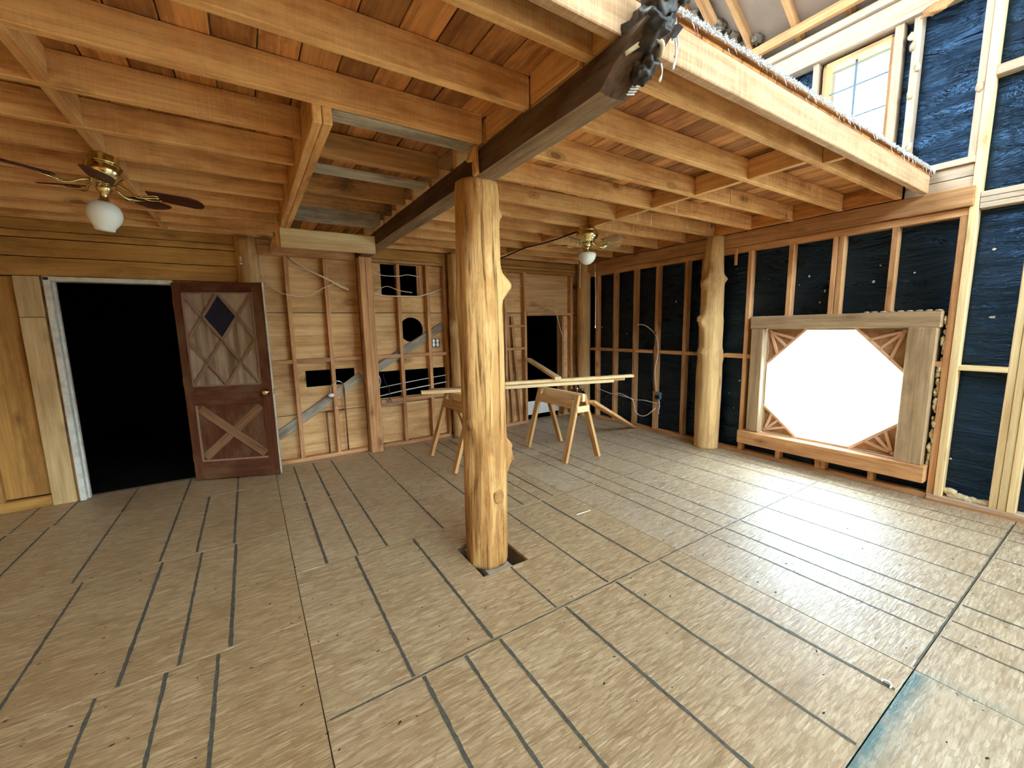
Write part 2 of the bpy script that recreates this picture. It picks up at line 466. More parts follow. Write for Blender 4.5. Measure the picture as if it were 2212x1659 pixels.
def board(name, p0, p1, w, t, mat, parent=None, up=(0, 0, 1), bev=0.003, wob=0.0, seed=0):
    """timber from p0 to p1 (centre line); t = thickness along 'up', w = width across"""
    p0, p1 = V(p0), V(p1)
    x, y, z = frame(p1 - p0, up)
    l = (p1 - p0).length
    c = (p0 + p1) / 2
    mw = Matrix(((x.x, y.x, z.x, c.x), (x.y, y.y, z.y, c.y), (x.z, y.z, z.z, c.z), (0, 0, 0, 1)))
    me = box_me(l, w, t, mat, bev, wob, seed)
    o = link(name, me, mat, None, mw)
    if parent is not None:
        o.parent = parent
        o.matrix_local = inv_of(parent) @ mw
    return o

def inv_of(p):
    return world_of(p).inverted()

def world_of(o):
    if '_mw' in o:
        f = list(o['_mw'])
        return Matrix((f[0:4], f[4:8], f[8:12], f[12:16]))
    return o.matrix_basis.copy() if o.parent is None else world_of(o.parent) @ o.matrix_basis

def aabox(name, a, b, mat, parent=None, bev=0.003, grain=None):
    """axis-aligned timber between two corners; local x runs along its longest side"""
    a, b = V(a), V(b)
    lo = V([min(a[i], b[i]) for i in range(3)])
    hi = V([max(a[i], b[i]) for i in range(3)])
    s = hi - lo
    c = (lo + hi) / 2
    ax = grain if grain is not None else max(range(3), key=lambda i: s[i])
    if ax == 0:
        return board(name, (lo.x, c.y, c.z), (hi.x, c.y, c.z), s.y, s.z, mat, parent, (0, 0, 1), bev)
    if ax == 1:
        return board(name, (c.x, lo.y, c.z), (c.x, hi.y, c.z), s.x, s.z, mat, parent, (0, 0, 1), bev)
    return board(name, (c.x, c.y, lo.z), (c.x, c.y, hi.z), s.y, s.x, mat, parent, (1, 0, 0), bev)

def place(name, me, mat, parent=None, mw=None):
    o = D.objects.new(name, me)
    COL.objects.link(o)
    if mat is not None and not me.materials:
        me.materials.append(mat)
    mw = mw or Matrix.Identity(4)
    if parent is not None:
        o.parent = parent
        o.matrix_local = inv_of(parent) @ mw
    else:
        o.matrix_world = mw
    return o

def mesh_from(bm, smooth=False):
    me = D.meshes.new('m')
    bm.normal_update()
    bm.to_mesh(me)
    bm.free()
    if smooth:
        for p in me.polygons:
            p.use_smooth = True
    return me

def bm_box(bm, a, b):
    lo = [min(a[i], b[i]) for i in range(3)]
    hi = [max(a[i], b[i]) for i in range(3)]
    vs = [bm.verts.new((x, y, z)) for x in (lo[0], hi[0]) for y in (lo[1], hi[1]) for z in (lo[2], hi[2])]
    for f in ((0, 1, 3, 2), (4, 6, 7, 5), (0, 4, 5, 1), (2, 3, 7, 6), (0, 2, 6, 4), (1, 5, 7, 3)):
        bm.faces.new([vs[i] for i in f])

def holed_wall(axis, u0, u1, z0, z1, d0, d1, holes):
    """slab with rectangular openings; axis 'x': runs along x, thickness in y d0..d1; axis 'y' the other way; 'z': u is x, z is y, thickness in z"""
    us = sorted({u0, u1, *[h[0] for h in holes], *[h[1] for h in holes]})
    zs = sorted({z0, z1, *[h[2] for h in holes], *[h[3] for h in holes]})
    us = [u for u in us if u0 <= u <= u1]
    zs = [z for z in zs if z0 <= z <= z1]
    bm = bmesh.new()
    for i in range(len(us) - 1):
        for j in range(len(zs) - 1):
            uc, zc = (us[i] + us[i + 1]) / 2, (zs[j] + zs[j + 1]) / 2
            if any(h[0] < uc < h[1] and h[2] < zc < h[3] for h in holes):
                continue
            if axis == 'x':
                bm_box(bm, (us[i], d0, zs[j]), (us[i + 1], d1, zs[j + 1]))
            elif axis == 'y':
                bm_box(bm, (d0, us[i], zs[j]), (d1, us[i + 1], zs[j + 1]))
            else:
                bm_box(bm, (us[i], zs[j], d0), (us[i + 1], zs[j + 1], d1))
    return mesh_from(bm)

def tube_me(pts, r, seg=7, smooth=4):
    pts = [V(p) for p in pts]
    if smooth and len(pts) > 2:
        out = []
        P = [pts[0] * 2 - pts[1]] + pts + [pts[-1] * 2 - pts[-2]]
        for i in range(1, len(P) - 2):
            for k in range(smooth):
                t = k / smooth
                a, b_, c, d = P[i - 1], P[i], P[i + 1], P[i + 2]
                out.append(0.5 * ((2 * b_) + (c - a) * t + (2 * a - 5 * b_ + 4 * c - d) * t * t + (3 * b_ - a - 3 * c + d) * t ** 3))
        out.append(pts[-1])
        pts = out
    bm = bmesh.new()
    rings = []
    for i, p in enumerate(pts):
        t = (pts[min(i + 1, len(pts) - 1)] - pts[max(i - 1, 0)]).normalized()
        s = t.cross(V((0.13, 0.21, 0.97)))
        if s.length < 1e-3:
            s = t.cross(V((1, 0, 0)))
        s.normalize()
        u = t.cross(s)
        rr = r[i * len(r) // len(pts)] if isinstance(r, (list, tuple)) else r
        rings.append([bm.verts.new(p + (s * math.cos(a) + u * math.sin(a)) * rr) for a in [2 * math.pi * k / seg for k in range(seg)]])
    for a, b_ in zip(rings, rings[1:]):
        for k in range(seg):
            bm.faces.new((a[k], a[(k + 1) % seg], b_[(k + 1) % seg], b_[k]))
    bm.faces.new(rings[0][::-1])
    bm.faces.new(rings[-1])
    return mesh_from(bm, True)

def tube(name, pts, r, mat, parent=None, seg=7, smooth=4):
    return place(name, tube_me(pts, r, seg, smooth), mat, parent)

def lathe_me(prof, seg=28):
    bm = bmesh.new()
    rings = []
    for r, z in prof:
        rings.append([bm.verts.new((r * math.cos(2 * math.pi * k / seg), r * math.sin(2 * math.pi * k / seg), z)) for k in range(seg)])
    for a, b_ in zip(rings, rings[1:]):
        for k in range(seg):
            bm.faces.new((a[k], a[(k + 1) % seg], b_[(k + 1) % seg], b_[k]))
    bm.faces.new(rings[0][::-1])
    bm.faces.new(rings[-1])
    bmesh.ops.recalc_face_normals(bm, faces=bm.faces)
    return mesh_from(bm, True)

def lathe(name, prof, mat, parent, loc, seg=28):
    return place(name, lathe_me(prof, seg), mat, parent, Matrix.Translation(V(loc)))

def prism_me(poly, thick, origin, ux, uy):
    """polygon given in (u,v) on a plane, extruded along the normal"""
    ux, uy = V(ux), V(uy)
    n = ux.cross(uy).normalized()
    o = V(origin)
    bm = bmesh.new()
    a = [bm.verts.new(o + ux * u + uy * v) for u, v in poly]
    b_ = [bm.verts.new(o + ux * u + uy * v + n * thick) for u, v in poly]
    bm.faces.new(a[::-1])
    bm.faces.new(b_)
    k = len(poly)
    for i in range(k):
        bm.faces.new((a[i], a[(i + 1) % k], b_[(i + 1) % k], b_[i]))
    bmesh.ops.recalc_face_normals(bm, faces=bm.faces)
    return mesh_from(bm)

def blob_me(rad, seed, sub=3, amp=0.35, stretch=(1, 1, 1), freq=2.0):
    bm = bmesh.new()
    bmesh.ops.create_icosphere(bm, subdivisions=sub, radius=1.0)
    for v in bm.verts:
        p = v.co.copy()
        d = 1 + amp * noise.noise(p * freq + V((seed * 5.3, seed, 0))) + amp * 0.5 * noise.noise(p * freq * 2.7 + V((0, seed * 3.1, 7)))
        v.co = V((p.x * d * stretch[0], p.y * d * stretch[1], p.z * d * stretch[2])) * rad
    return mesh_from(bm, True)

# ================================================================== SETTING
# ------------------------------------------------------------------ ground + floor
gm = bmesh.new(); bm_box(gm, (-40, -40, -0.9), (60, 60, -0.75))
tag(place('ground', mesh_from(gm), M['ground']), 'pale bright ground outside the windows', 'ground', kind='structure')

HX0, HX1, HY0, HY1 = 1.118, 1.462, 2.135, 2.56       # cut-out round the middle post
fl_me = holed_wall('z', -2.7, 5.0, -4.0, 5.6, -0.30, -0.021, [(HX0 - 0.01, HX1 + 0.01, HY0 - 0.01, HY1 + 0.01)])
floor = tag(place('floor', fl_me, M['outer']), 'strand board subfloor of large panels with dark printed nailing lines', 'floor', kind='structure')
pit = bmesh.new(); bm_box(pit, (HX0 - 0.05, HY0 - 0.05, -0.34), (HX1 + 0.05, HY1 + 0.05, -0.301))
place('pit_bottom', mesh_from(pit), M['darkvoid'], floor)
aabox('ledge_board', (1.19, HY0 - 0.02, -0.09), (1.372, HY1 + 0.02, -0.042), M['concrete'], floor)

def line_me(xs, y0, y1, w=0.016, seed=1):
    rr = random.Random(seed)
    bm = bmesh.new()
    for x in xs:
        n = max(6, int((y1 - y0) / 0.03))
        prev = None
        ww = w * rr.uniform(0.8, 1.15)
        for i in range(n + 1):
            y = y0 + (y1 - y0) * i / n
            j = rr.uniform(-1, 1) * 0.0012
            h = ww * 0.5 * rr.uniform(0.75, 1.2)
            cur = (bm.verts.new((x - h + j, y, 0.0008)), bm.verts.new((x + h + j, y, 0.0008)))
            if prev:
                bm.faces.new((prev[0], prev[1], cur[1], cur[0]))
            prev = cur
    return mesh_from(bm)

def panel(x0, x1, y0, y1, lines=(), hole=False, w=0.016):
    g = 0.0022
    dz = R_.uniform(-0.0008, 0.0)
    if hole:
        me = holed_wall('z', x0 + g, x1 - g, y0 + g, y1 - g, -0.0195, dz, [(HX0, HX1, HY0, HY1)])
        p = place('floor_panel', me, M['osbdimmid'], floor)
    else:
        p = aabox('floor_panel', (x0 + g, y0 + g, -0.0195), (x1 - g, y1 - g, dz), M['osbdimleft' if x1 < 0.2 else 'osbdimmid' if x1 < 2.5 and y0 > 0.3 else 'osb'], floor, 0.0012, grain=0)
    if lines:
        l = place('nailing_line', line_me(lines, y0 + 0.012, y1 - 0.012, w, int(x0 * 97 + y0 * 31) + 500), M['line'], p)
        l['kind'] = 'stuff'
    return p

XA, XB = 0.122, 2.385
rows_r = [-3.21, -2.0, -0.785, 0.43, 1.64, 2.852, 4.064, 5.276, 5.48]
lines_mid = {3: [0.532, 0.741, 0.933, 1.362, 1.763, 2.178], 4: [0.492, 0.905, 1.30, 1.72, 1.95, 2.12], 5: [0.312, 0.515, 0.716, 1.158, 1.592, 1.92, 2.10, 2.25],
             6: [0.312, 0.515, 0.716, 1.158, 1.592, 1.92, 2.10, 2.25]}
lines_rt = [2.755, 2.95, 3.164, 3.57, 3.985, 4.385, 4.60]
for i in range(len(rows_r) - 1):
    y0, y1 = rows_r[i], rows_r[i + 1]
    if i == 4:
        ls = [0.492, 0.905, 1.72, 2.10]
        panel(XA, XB, y0, y1, ls, hole=True)
        l = place('nailing_line', line_me([1.315], y0 + 0.012, HY0 - 0.01, 0.012, 77), M['line'], floor); l['kind'] = 'stuff'
    else:
        panel(XA, XB, y0, y1, lines_mid.get(i, ()))
    panel(XB, 4.90, y0, y1, lines_rt if i >= 2 else (), w=0.013)
rows_l = [-3.77, -2.55, -1.33, -0.11, 1.11, 2.33, 3.545, 4.77, 5.48]
lines_l = {4: [-0.262, -0.46, -0.70, -1.1, -1.5, -1.9], 5: [-0.214, -0.418, -0.635, -1.03, -1.45, -1.8, -2.2], 6: [-0.225, -0.45, -0.655, -1.085, -1.52, -1.76, -2.1], 7: [-0.225, -0.655, -1.085, -1.5, -1.75], 3: [-0.26, -0.46, -0.7, -1.1]}
for i in range(len(rows_l) - 1):
    panel(-2.32, XA, rows_l[i], rows_l[i + 1], lines_l.get(i, ()))
    panel(-2.7, -2.32, rows_l[i], rows_l[i + 1])

def seam_me(x0, x1, y, w, seed):
    rr = random.Random(seed)
    bm = bmesh.new(); prev = None
    n = int((x1 - x0) / 0.04)
    for i in range(n + 1):
        x_ = x0 + (x1 - x0) * i / n
        h = w * 0.5 * rr.uniform(0.6, 1.25); j = rr.uniform(-0.001, 0.001)
        cur = (bm.verts.new((x_, y - h + j, 0.0007)), bm.verts.new((x_, y + h + j, 0.0007)))
        if prev:
            bm.faces.new((prev[0], cur[0], cur[1], prev[1]))
        prev = cur
    return mesh_from(bm)
for (xa, xb, yy, w_) in ((0.14, 3.9, 1.64, 0.009), (2.40, 4.75, 0.434, 0.008), (2.4, 4.8, 2.852, 0.004), (0.3, 1.15, 2.852, 0.004)):
    l = place('seam_line', seam_me(xa, xb, yy, w_, int(yy * 100)), M['line'], floor); l['kind'] = 'stuff'

# ------------------------------------------------------------------ right wall
OY0, OY1, OZ0, OZ1 = 1.18, 2.345, 0.31, 1.475          # octagon glass square
UW = (1.47, 2.00, 2.93, 3.985)                          # upper window opening y0 y1 z0 z1
wr_me = holed_wall('y', -4.0, 5.6, -0.02, 4.27, XW + 0.092, XW + 0.14,
                   [(OY0 - 0.06, OY1 + 0.06, OZ0 - 0.08, OZ1 + 0.06), (UW[0], UW[1], UW[2], UW[3]), (-2.5, -1.4, 0.9, 2.15), (-3.1, -1.1, 2.75, 3.9)])  # last pair of openings: out of view, added to light the room from the right
wall_right = tag(place('wall_right', wr_me, M['tar']), 'stud wall lined with black tar paper, octagonal window low in it', 'wall', kind='structure')
ST = 0.045
def stud_r(yfar, z0, z1, mat='stud', w=ST, dx=0.0):
    return aabox('stud', (XW + dx, yfar - w, z0), (XW + 0.09, yfar, z1), M[mat], wall_right)
# sill plates and top plates
aabox('bottom_plate', (XW, 0.94, 0.0), (XW + 0.09, 5.37, 0.045), M['stud'], wall_right)
aabox('bottom_plate', (XW - 0.012, -1.5, 0.0), (XW + 0.09, 0.94, 0.05), M['greystud'], wall_right)
aabox('bottom_plate', (XW - 0.03, -1.5, -0.004), (XW - 0.012, 0.94, 0.018), M['stud'], wall_right)
aabox('top_plate', (XW, 0.875, 2.358), (XW + 0.09, 5.37, 2.42), M['stud'], wall_right)
aabox('ledger', (XW - 0.045, 0.875, 2.425), (XW + 0.045, 5.37, 2.573), M['stud'], wall_right)
for y in (5.04, 4.647, 4.247, 3.855, 3.403):
    stud_r(y, 0.045, 2.358)
stud_r(2.596, 0.045, 2.358)
stud_r(3.165, 0.045, 2.358)
for y in (2.177, 1.792, 1.742, 1.355):
    stud_r(y, 1.62, 2.358)
    stud_r(y, 0.045, 0.15)
stud_r(0.945, 0.045, 2.358, 'stud'); stud_r(0.898, 0.05, 4.02, 'newlumber', 0.05, -0.012)
for k in range(3):
    stud_r(0.585 - k * 0.047, 0.05, 2.40, 'newlumber', 0.045, -0.008 * k)
stud_r(0.20, 0.05, 2.40); stud_r(-0.2, 0.05, 2.4); stud_r(-0.6, 0.05, 2.4); stud_r(-1.0, 0.05, 2.4)
# mid-height blocks
zb = 1.19
ys = [5.30, 5.04, 4.647, 4.247, 3.855, 3.403, 3.13]
for a, b_ in zip(ys, ys[1:]):
    aabox('block', (XW + 0.005, b_, zb - ST), (XW + 0.09, a - ST if a < 5.3 else a, zb), M['stud'], wall_right, grain=1)
aabox('block', (XW + 0.005, 2.596, zb - 0.05), (XW + 0.09, 2.83, zb), M['stud'], wall_right, grain=1)
aabox('block', (XW + 0.005, 2.50, zb - 0.05), (XW + 0.09, 2.55, zb), M['stud'], wall_right, grain=1)
aabox('block', (XW, 0.945, 1.155), (XW + 0.09, 1.03, 1.20), M['stud'], wall_right, grain=1)
aabox('block', (XW - 0.01, 0.585, 1.135), (XW + 0.09, 0.848, 1.175), M['newlumber'], wall_right, grain=1)
aabox('block', (XW - 0.005, -0.2, 1.135), (XW + 0.09, 0.44, 1.175), M['newlumber'], wall_right, grain=1)
# floor-level box of boards at the edge of the loft, belt plates beyond it
aabox('loft_plate', (XW - 0.03, 0.898, 2.752), (XW + 0.09, 5.37, 2.80), M['greystud'], wall_right)
for z0, z1 in ((2.574, 2.655), (2.66, 2.75)):
    aabox('rim_board', (XW + 0.0, 0.90, z0), (XW + 0.05, 1.30, z1), M['greystud'], wall_right)
for z0, z1 in ((2.395, 2.435), (2.438, 2.475), (2.478, 2.52)):
    aabox('belt_plate', (XW - 0.01, -2.0, z0), (XW + 0.09, 0.845, z1), M['greystud'], wall_right)
# upper storey studs
def stud_u(yfar, w=0.05, dx=0.0, mat='greystud', z0=2.80, z1=4.02):
    return aabox('stud', (XW + dx, yfar - w, z0), (XW + 0.09, yfar, z1), M[mat], wall_right)
stud_u(1.35, 0.052)
stud_u(0.945, 0.045, 0.0)
stud_u(2.075, 0.045); stud_u(1.47, 0.058, -0.005)
stud_u(2.56); stud_u(2.96); stud_u(3.36)
for k in range(3):
    stud_u(0.5 - k * 0.047, 0.045, 0, 'greystud', 2.52, 4.02)
stud_u(0.05, 0.045, 0, 'greystud', 2.52, 4.02)
aabox('block', (XW - 0.005, 0.50, 3.345), (XW + 0.09, 0.848, 3.412), M['greystud'], wall_right, grain=1)
# window header timber, double top plate
aabox('header', (XW - 0.035, -2.0, 4.02), (XW + 0.09, 5.37, 4.135), M['greystud'], wall_right)
aabox('top_plate', (XW - 0.02, -2.0, 4.138), (XW + 0.09, 5.37, 4.20), M['greystud'], wall_right)
aabox('top_plate', (XW - 0.06, -2.0, 4.203), (XW + 0.09, 5.37, 4.268), M['greystud'], wall_right)
# tufts of torn paper and foam on the studs
def scrap(name, loc, rad, seed, stretch, mat, parent, amp=0.5):
    return place(name, blob_me(rad, seed, 2, amp, stretch, 2.4), M[mat], parent, Matrix.Translation(V(loc)))
for i, (y, z) in enumerate(((1.36, 3.88), (1.345, 3.80), (1.33, 3.42), (1.30, 3.0), (0.93, 3.30), (1.30, 3.62))):
    scrap('foam_scrap', (XW - 0.005, y, z), 0.028, i, (0.5, 0.8, 1.3), 'greystud', wall_right)
for i in range(26):
    y, z = R_.choice([(R_.uniform(3.0, 5.2), R_.uniform(0.2, 2.2)), (R_.uniform(2.2, 2.8), R_.uniform(0.1, 1.6)), (R_.uniform(0.4, 0.85), R_.uniform(0.2, 2.3)), (R_.uniform(0.95, 2.5), R_.uniform(1.7, 2.3))])
    scrap('foam_scrap', (XW + 0.090, y, z), R_.uniform(0.006, 0.014), i + 20, (0.4, R_.uniform(0.6, 1.6), R_.uniform(0.5, 1.3)), 'white', wall_right)
# foam bead along the bottom of the bay at the far right
for i in range(16):
    scrap('foam_bead', (XW + 0.045, 0.60 + i * 0.0155, 0.062 + R_.uniform(-0.004, 0.014) + (0.03 if i > 12 else 0)), R_.uniform(0.024, 0.034), i + 60, (1.0, 1.2, 0.9), 'foam', wall_right, 0.45)
# row of foam blobs down the side of the octagon window
foam_side = []
for i in range(26):
    scrap('foam_bead', (XW + 0.03, 0.955 + R_.uniform(-0.012, 0.01), 0.26 + i * 0.051 + R_.uniform(-0.02, 0.02)), R_.uniform(0.014, 0.027), i + 100, (1.2, R_.uniform(0.5, 0.9), R_.uniform(1.2, 2.0)), 'foam', wall_right, 0.6)
place('wood_scrap', blob_me(0.055, 3, 3, 0.55, (0.4, 1.35, 0.75), 1.4), M['stud'], wall_right, Matrix.Translation(V((XW - 0.04, 1.22, 3.99))))
aabox('splinter', (XW - 0.012, 2.715, 2.22), (XW - 0.001, 2.75, 2.42), M['stud'], wall_right)

# ------------------------------------------------------------------ octagonal window
window_1 = thing('window_1', (XW, 1.76, 0.15), 'large octagonal window in a heavy weathered timber frame with sunburst corners', 'window', kind='structure')
FX = XW - 0.03
aabox('frame_post', (FX, OY1 + 0.02, 0.30), (XW + 0.15, 2.50, 1.486), M['timber'], window_1, 0.008)
aabox('frame_post', (FX - 0.02, 0.985, 0.29), (XW + 0.15, OY0 - 0.01, 1.486), M['timber'], window_1, 0.008)
aabox('header', (FX - 0.01, 0.97, 1.482), (XW + 0.15, 2.51, 1.622), M['timber'], window_1, 0.008)
aabox('sill', (FX - 0.045, 0.955, 0.145), (XW + 0.15, 2.575, 0.295), M['stud'], window_1, 0.008)
cy, cz = (OY0 + OY1) / 2, (OZ0 + OZ1) / 2
hw, hh = (OY1 - OY0) / 2, (OZ1 - OZ0) / 2
CX, CZ = {1: 0.385, -1: 0.36}, {1: 0.40, -1: 0.315}
octo = [(-hw + CX[1], hh), (hw - CX[1], hh), (hw, hh - CZ[1]), (hw, -hh + CZ[-1]), (hw - CX[-1], -hh), (-hw + CX[-1], -hh), (-hw, -hh + CZ[-1]), (-hw, hh - CZ[1])]
GX = XW + 0.055
place('glass_pane', prism_me(octo, 0.006, (GX + 0.02, cy, cz), (0, 1, 0), (0, 0, 1)), M['glass'], window_1)
for sy in (-1, 1):
    for sz in (-1, 1):
        cx_, cz_ = CX[sz], CZ[sz]
        tri = [(sy * hw, sz * hh), (sy * (hw - cx_), sz * hh), (sy * hw, sz * (hh - cz_))]
        place('corner_panel', prism_me(tri, 0.02, (GX, cy, cz), (0, 1, 0), (0, 0, 1)), M['infill'], window_1)
        c0 = V((GX - 0.012, cy + sy * (hw - 0.025), cz + sz * (hh - 0.025)))
        for a in (18, 45, 72):
            dr = V((0, -sy * math.cos(math.radians(a)), -sz * math.sin(math.radians(a))))
            ln = 1.0 / (math.cos(math.radians(a)) / (cx_ - 0.06) + math.sin(math.radians(a)) / (cz_ - 0.06))
            board('sunburst_stick', c0 + dr * 0.02, c0 + dr * ln, 0.026, 0.024, M['ray'], window_1, (1, 0, 0), 0.003)
        place('sunburst_hub', blob_me(0.022, 5, 2, 0.05, (0.6, 1, 1)), M['ray'], window_1, Matrix.Translation(c0))
        # diagonal and straight trims
        p = V((GX - 0.008, cy + sy * (hw - cx_), cz + sz * hh)); q = V((GX - 0.008, cy + sy * hw, cz + sz * (hh - cz_)))
        n2 = V((0, sy * cz_, sz * cx_)).normalized() * 0.010
        board('octagon_trim', p + n2, q + n2, 0.026, 0.03, M['ray'], window_1, (1, 0, 0), 0.002)
for (a, b_) in (((-1, 1), (1, 1)), ((-1, -1), (1, -1))):
    board('octagon_trim', (GX - 0.004, cy - hw, cz + a[1] * (hh - 0.0)), (GX - 0.004, cy + hw, cz + a[1] * hh), 0.018, 0.036, M['timber'], window_1, (1, 0, 0), 0.002)
for s_ in (-1, 1):
    board('octagon_trim', (GX - 0.004, cy + s_ * hw, cz - hh), (GX - 0.004, cy + s_ * hw, cz + hh), 0.018, 0.036, M['timber'], window_1, (1, 0, 0), 0.002)
for i in range(9):
    scrap('foam_bead', (FX + 0.03, 1.0 + i * 0.06, 1.628), 0.012, i + 300, (1.6, 2.0, 0.6), 'greystud', window_1, 0.4)

# ------------------------------------------------------------------ upper window
window_2 = thing('window_2', (XW, 1.73, 2.93), 'small upper window divided by thin dark glazing bars', 'window', kind='structure')
y0, y1, z0, z1 = UW
aabox('jamb', (XW + 0.03, y0, z0), (XW + 0.16, y0 + 0.03, z1), M['stud'], window_2)
aabox('jamb', (XW + 0.03, y1 - 0.03, z0), (XW + 0.16, y1, z1), M['stud'], window_2)
aabox('head', (XW + 0.03, y0, z1 - 0.03), (XW + 0.16, y1, z1), M['stud'], window_2)
aabox('window_sill', (XW + 0.0, y0, z0), (XW + 0.16, y1, z0 + 0.03), M['stud'], window_2)
px0 = XW + 0.125
ym = 1.772
aabox('sash_bar', (px0, ym - 0.009, z0 + 0.03), (px0 + 0.02, ym + 0.009, z1 - 0.03), M['blockbox'], window_2)
for zz in (3.20, 3.46, 3.735):
    aabox('sash_bar', (px0, y0 + 0.03, zz - 0.006), (px0 + 0.02, y1 - 0.03, zz + 0.006), M['blockbox'], window_2)
zs_ = [z0 + 0.03, 3.194, 3.454, 3.729, z1 - 0.03]
for k in range(4):
    for ya, yb in ((y0 + 0.03, ym - 0.009), (ym + 0.009, y1 - 0.03)):
        aabox('glass_pane', (px0 + 0.007, ya, zs_[k] + (0.012 if k else 0)), (px0 + 0.012, yb, zs_[k + 1]), M['glass'], window_2, 0)

# ------------------------------------------------------------------ back wall
door_hole = (-1.44, -0.60, -0.02, 2.05)
holes = [door_hole, (1.515, 2.0, 2.005, 2.40), (0.545, 1.11, 0.885, 1.085), (1.375, 2.40, 0.65, 1.01), (3.77, 4.445, 0.02, 1.73),
         (1.72, 2.06, 1.385, 1.715)]
YS = YW + 0.092
wb = holed_wall('x', -2.7, 5.0, -0.02, 4.6, YS + 0.022, YS + 0.05, holes)
wall_back = tag(place('wall_back', wb, M['outer']), 'back wall of plywood sheathing behind bare studs, holes cut in it', 'wall', kind='structure')
# plywood sheets, each its own piece, with the cut-outs
def sheet(x0, x1, z0, z1, extra=(), dy=0.0):
    g = 0.006
    hs = [h for h in holes if h[0] < x1 and h[1] > x0 and h[2] < z1 and h[3] > z0 and abs(h[0] - 1.72) > 0.01]
    me = holed_wall('x', x0 + g, x1 - g, z0 + g, z1 - g, YS + dy, YS + 0.02 + dy, hs)
    cxm = (x0 + x1) / 2
    for v in me.vertices:
        v.co -= V((cxm, YS, (z0 + z1) / 2))
    return place('plywood_sheet', me, M['ply'], wall_back, Matrix.Translation(V((cxm, YS, (z0 + z1) / 2))))
zrow = [0.0, 0.565, 1.205, 1.775, 2.60]
for i in range(4):
    dy = R_.uniform(0, 0.006)
    sheet(0.0, 1.22, zrow[i], zrow[i + 1], dy=dy)
    if i != 2:
        sheet(1.22, 2.44, zrow[i], zrow[i + 1], dy=R_.uniform(0, 0.006))
    sheet(2.44, 3.70, zrow[i], zrow[i + 1], dy=R_.uniform(0, 0.006))
sheet(3.70, 5.0, 1.73, 2.60)
sheet(3.70, 3.77, 0.0, 1.73); sheet(4.445, 5.0, 0.0, 1.73)
# the sheet with the round hole
def round_sheet(x0, x1, z0, z1, cx, cz_, r):
    bm = bmesh.new()
    n = 32
    pts_o, pts_i = [], []
    for k in range(n):
        a = 2 * math.pi * k / n
        dx, dz = math.cos(a), math.sin(a)
        ts = []
        if dx > 1e-6: ts.append((x1 - cx) / dx)
        if dx < -1e-6: ts.append((x0 - cx) / dx)
        if dz > 1e-6: ts.append((z1 - cz_) / dz)
        if dz < -1e-6: ts.append((z0 - cz_) / dz)
        t = min(ts)
        pts_o.append((cx + dx * t, cz_ + dz * t)); pts_i.append((cx + dx * r, cz_ + dz * r))
    # snap nearest outer points to the corners
    for c in ((x0, z0), (x0, z1), (x1, z0), (x1, z1)):
        k = min(range(n), key=lambda i: (pts_o[i][0] - c[0]) ** 2 + (pts_o[i][1] - c[1]) ** 2)
        pts_o[k] = c
    vo = [[bm.verts.new((p[0], y, p[1])) for p in pts_o] for y in (0, 0.02)]
    vi = [[bm.verts.new((p[0], y, p[1])) for p in pts_i] for y in (0, 0.02)]
    for k in range(n):
        j = (k + 1) % n
        bm.faces.new((vo[0][k], vo[0][j], vi[0][j], vi[0][k]))
        bm.faces.new((vo[1][k], vo[1][j], vi[1][j], vi[1][k]))
        bm.faces.new((vi[0][k], vi[0][j], vi[1][j], vi[1][k]))
        bm.faces.new((vo[0][k], vo[0][j], vo[1][j], vo[1][k]))
    bmesh.ops.recalc_face_normals(bm, faces=bm.faces)
    return mesh_from(bm)
place('plywood_sheet', round_sheet(1.226 - 1.83, 2.434 - 1.83, 1.211 - 1.49, 1.769 - 1.49, 1.885 - 1.83, 1.55 - 1.49, 0.165), M['ply'], wall_back, Matrix.Translation(V((1.83, YS, 1.49))))

def stud_b(x0, z0, z1, w=ST, mat='stud', dy=0.0):
    return aabox('stud', (x0, YW + dy, z0), (x0 + w, YW + 0.09, z1), M[mat], wall_back)
for x in (0.412, 0.822):
    stud_b(x, 0.045, 2.40)
stud_b(1.69, 0.045, 2.40); stud_b(2.09, 0.045, 2.40)
stud_b(2.345, 0.045, 2.40, 0.035)
stud_b(2.80, 0.045, 2.40); stud_b(3.27, 0.045, 2.40, 0.04)
stud_b(3.325, 0.045, 2.40, 0.04)
stud_b(3.69, 0.045, 2.40); stud_b(4.45, 0.045, 1.73); stud_b(4.64, 0.045, 2.40, 0.04)
aabox('bottom_plate', (0.16, YW - 0.005, 0.0), (1.19, YW + 0.09, 0.045), M['stud'], wall_back)
aabox('bottom_plate', (1.39, YW - 0.005, 0.0), (3.74, YW + 0.09, 0.045), M['stud'], wall_back)
aabox('top_plate', (0.17, YW - 0.01, 2.405), (1.19, YW + 0.09, 2.50), M['stud'], wall_back)
aabox('top_plate', (1.36, YW - 0.01, 2.405), (2.36, YW + 0.09, 2.44), M['stud'], wall_back)
aabox('ledger', (1.36, YW - 0.02, 2.443), (2.36, YW + 0.05, 2.565), M['siding'], wall_back)
for z0, z1 in ((2.385, 2.43), (2.435, 2.475), (2.48, 2.56)):
    aabox('top_plate', (2.62, YW - 0.012, z0), (4.72, YW + 0.09, z1), M['siding'], wall_back)
for x0, x1 in ((0.17, 0.41), (0.458, 0.82), (0.868, 1.19), (1.39, 1.688), (1.737, 2.088), (2.137, 2.343)):
    aabox('block', (x0, YW + 0.004, 1.185), (x1, YW + 0.085, 1.232), M['stud'], wall_back, grain=0)
aabox('block', (3.365, YW + 0.004, 1.20), (3.688, YW + 0.07, 1.235), M['stud'], wall_back, grain=0)
aabox('block', (3.365, YW + 0.004, 1.555), (3.688, YW + 0.07, 1.59), M['stud'], wall_back, grain=0)
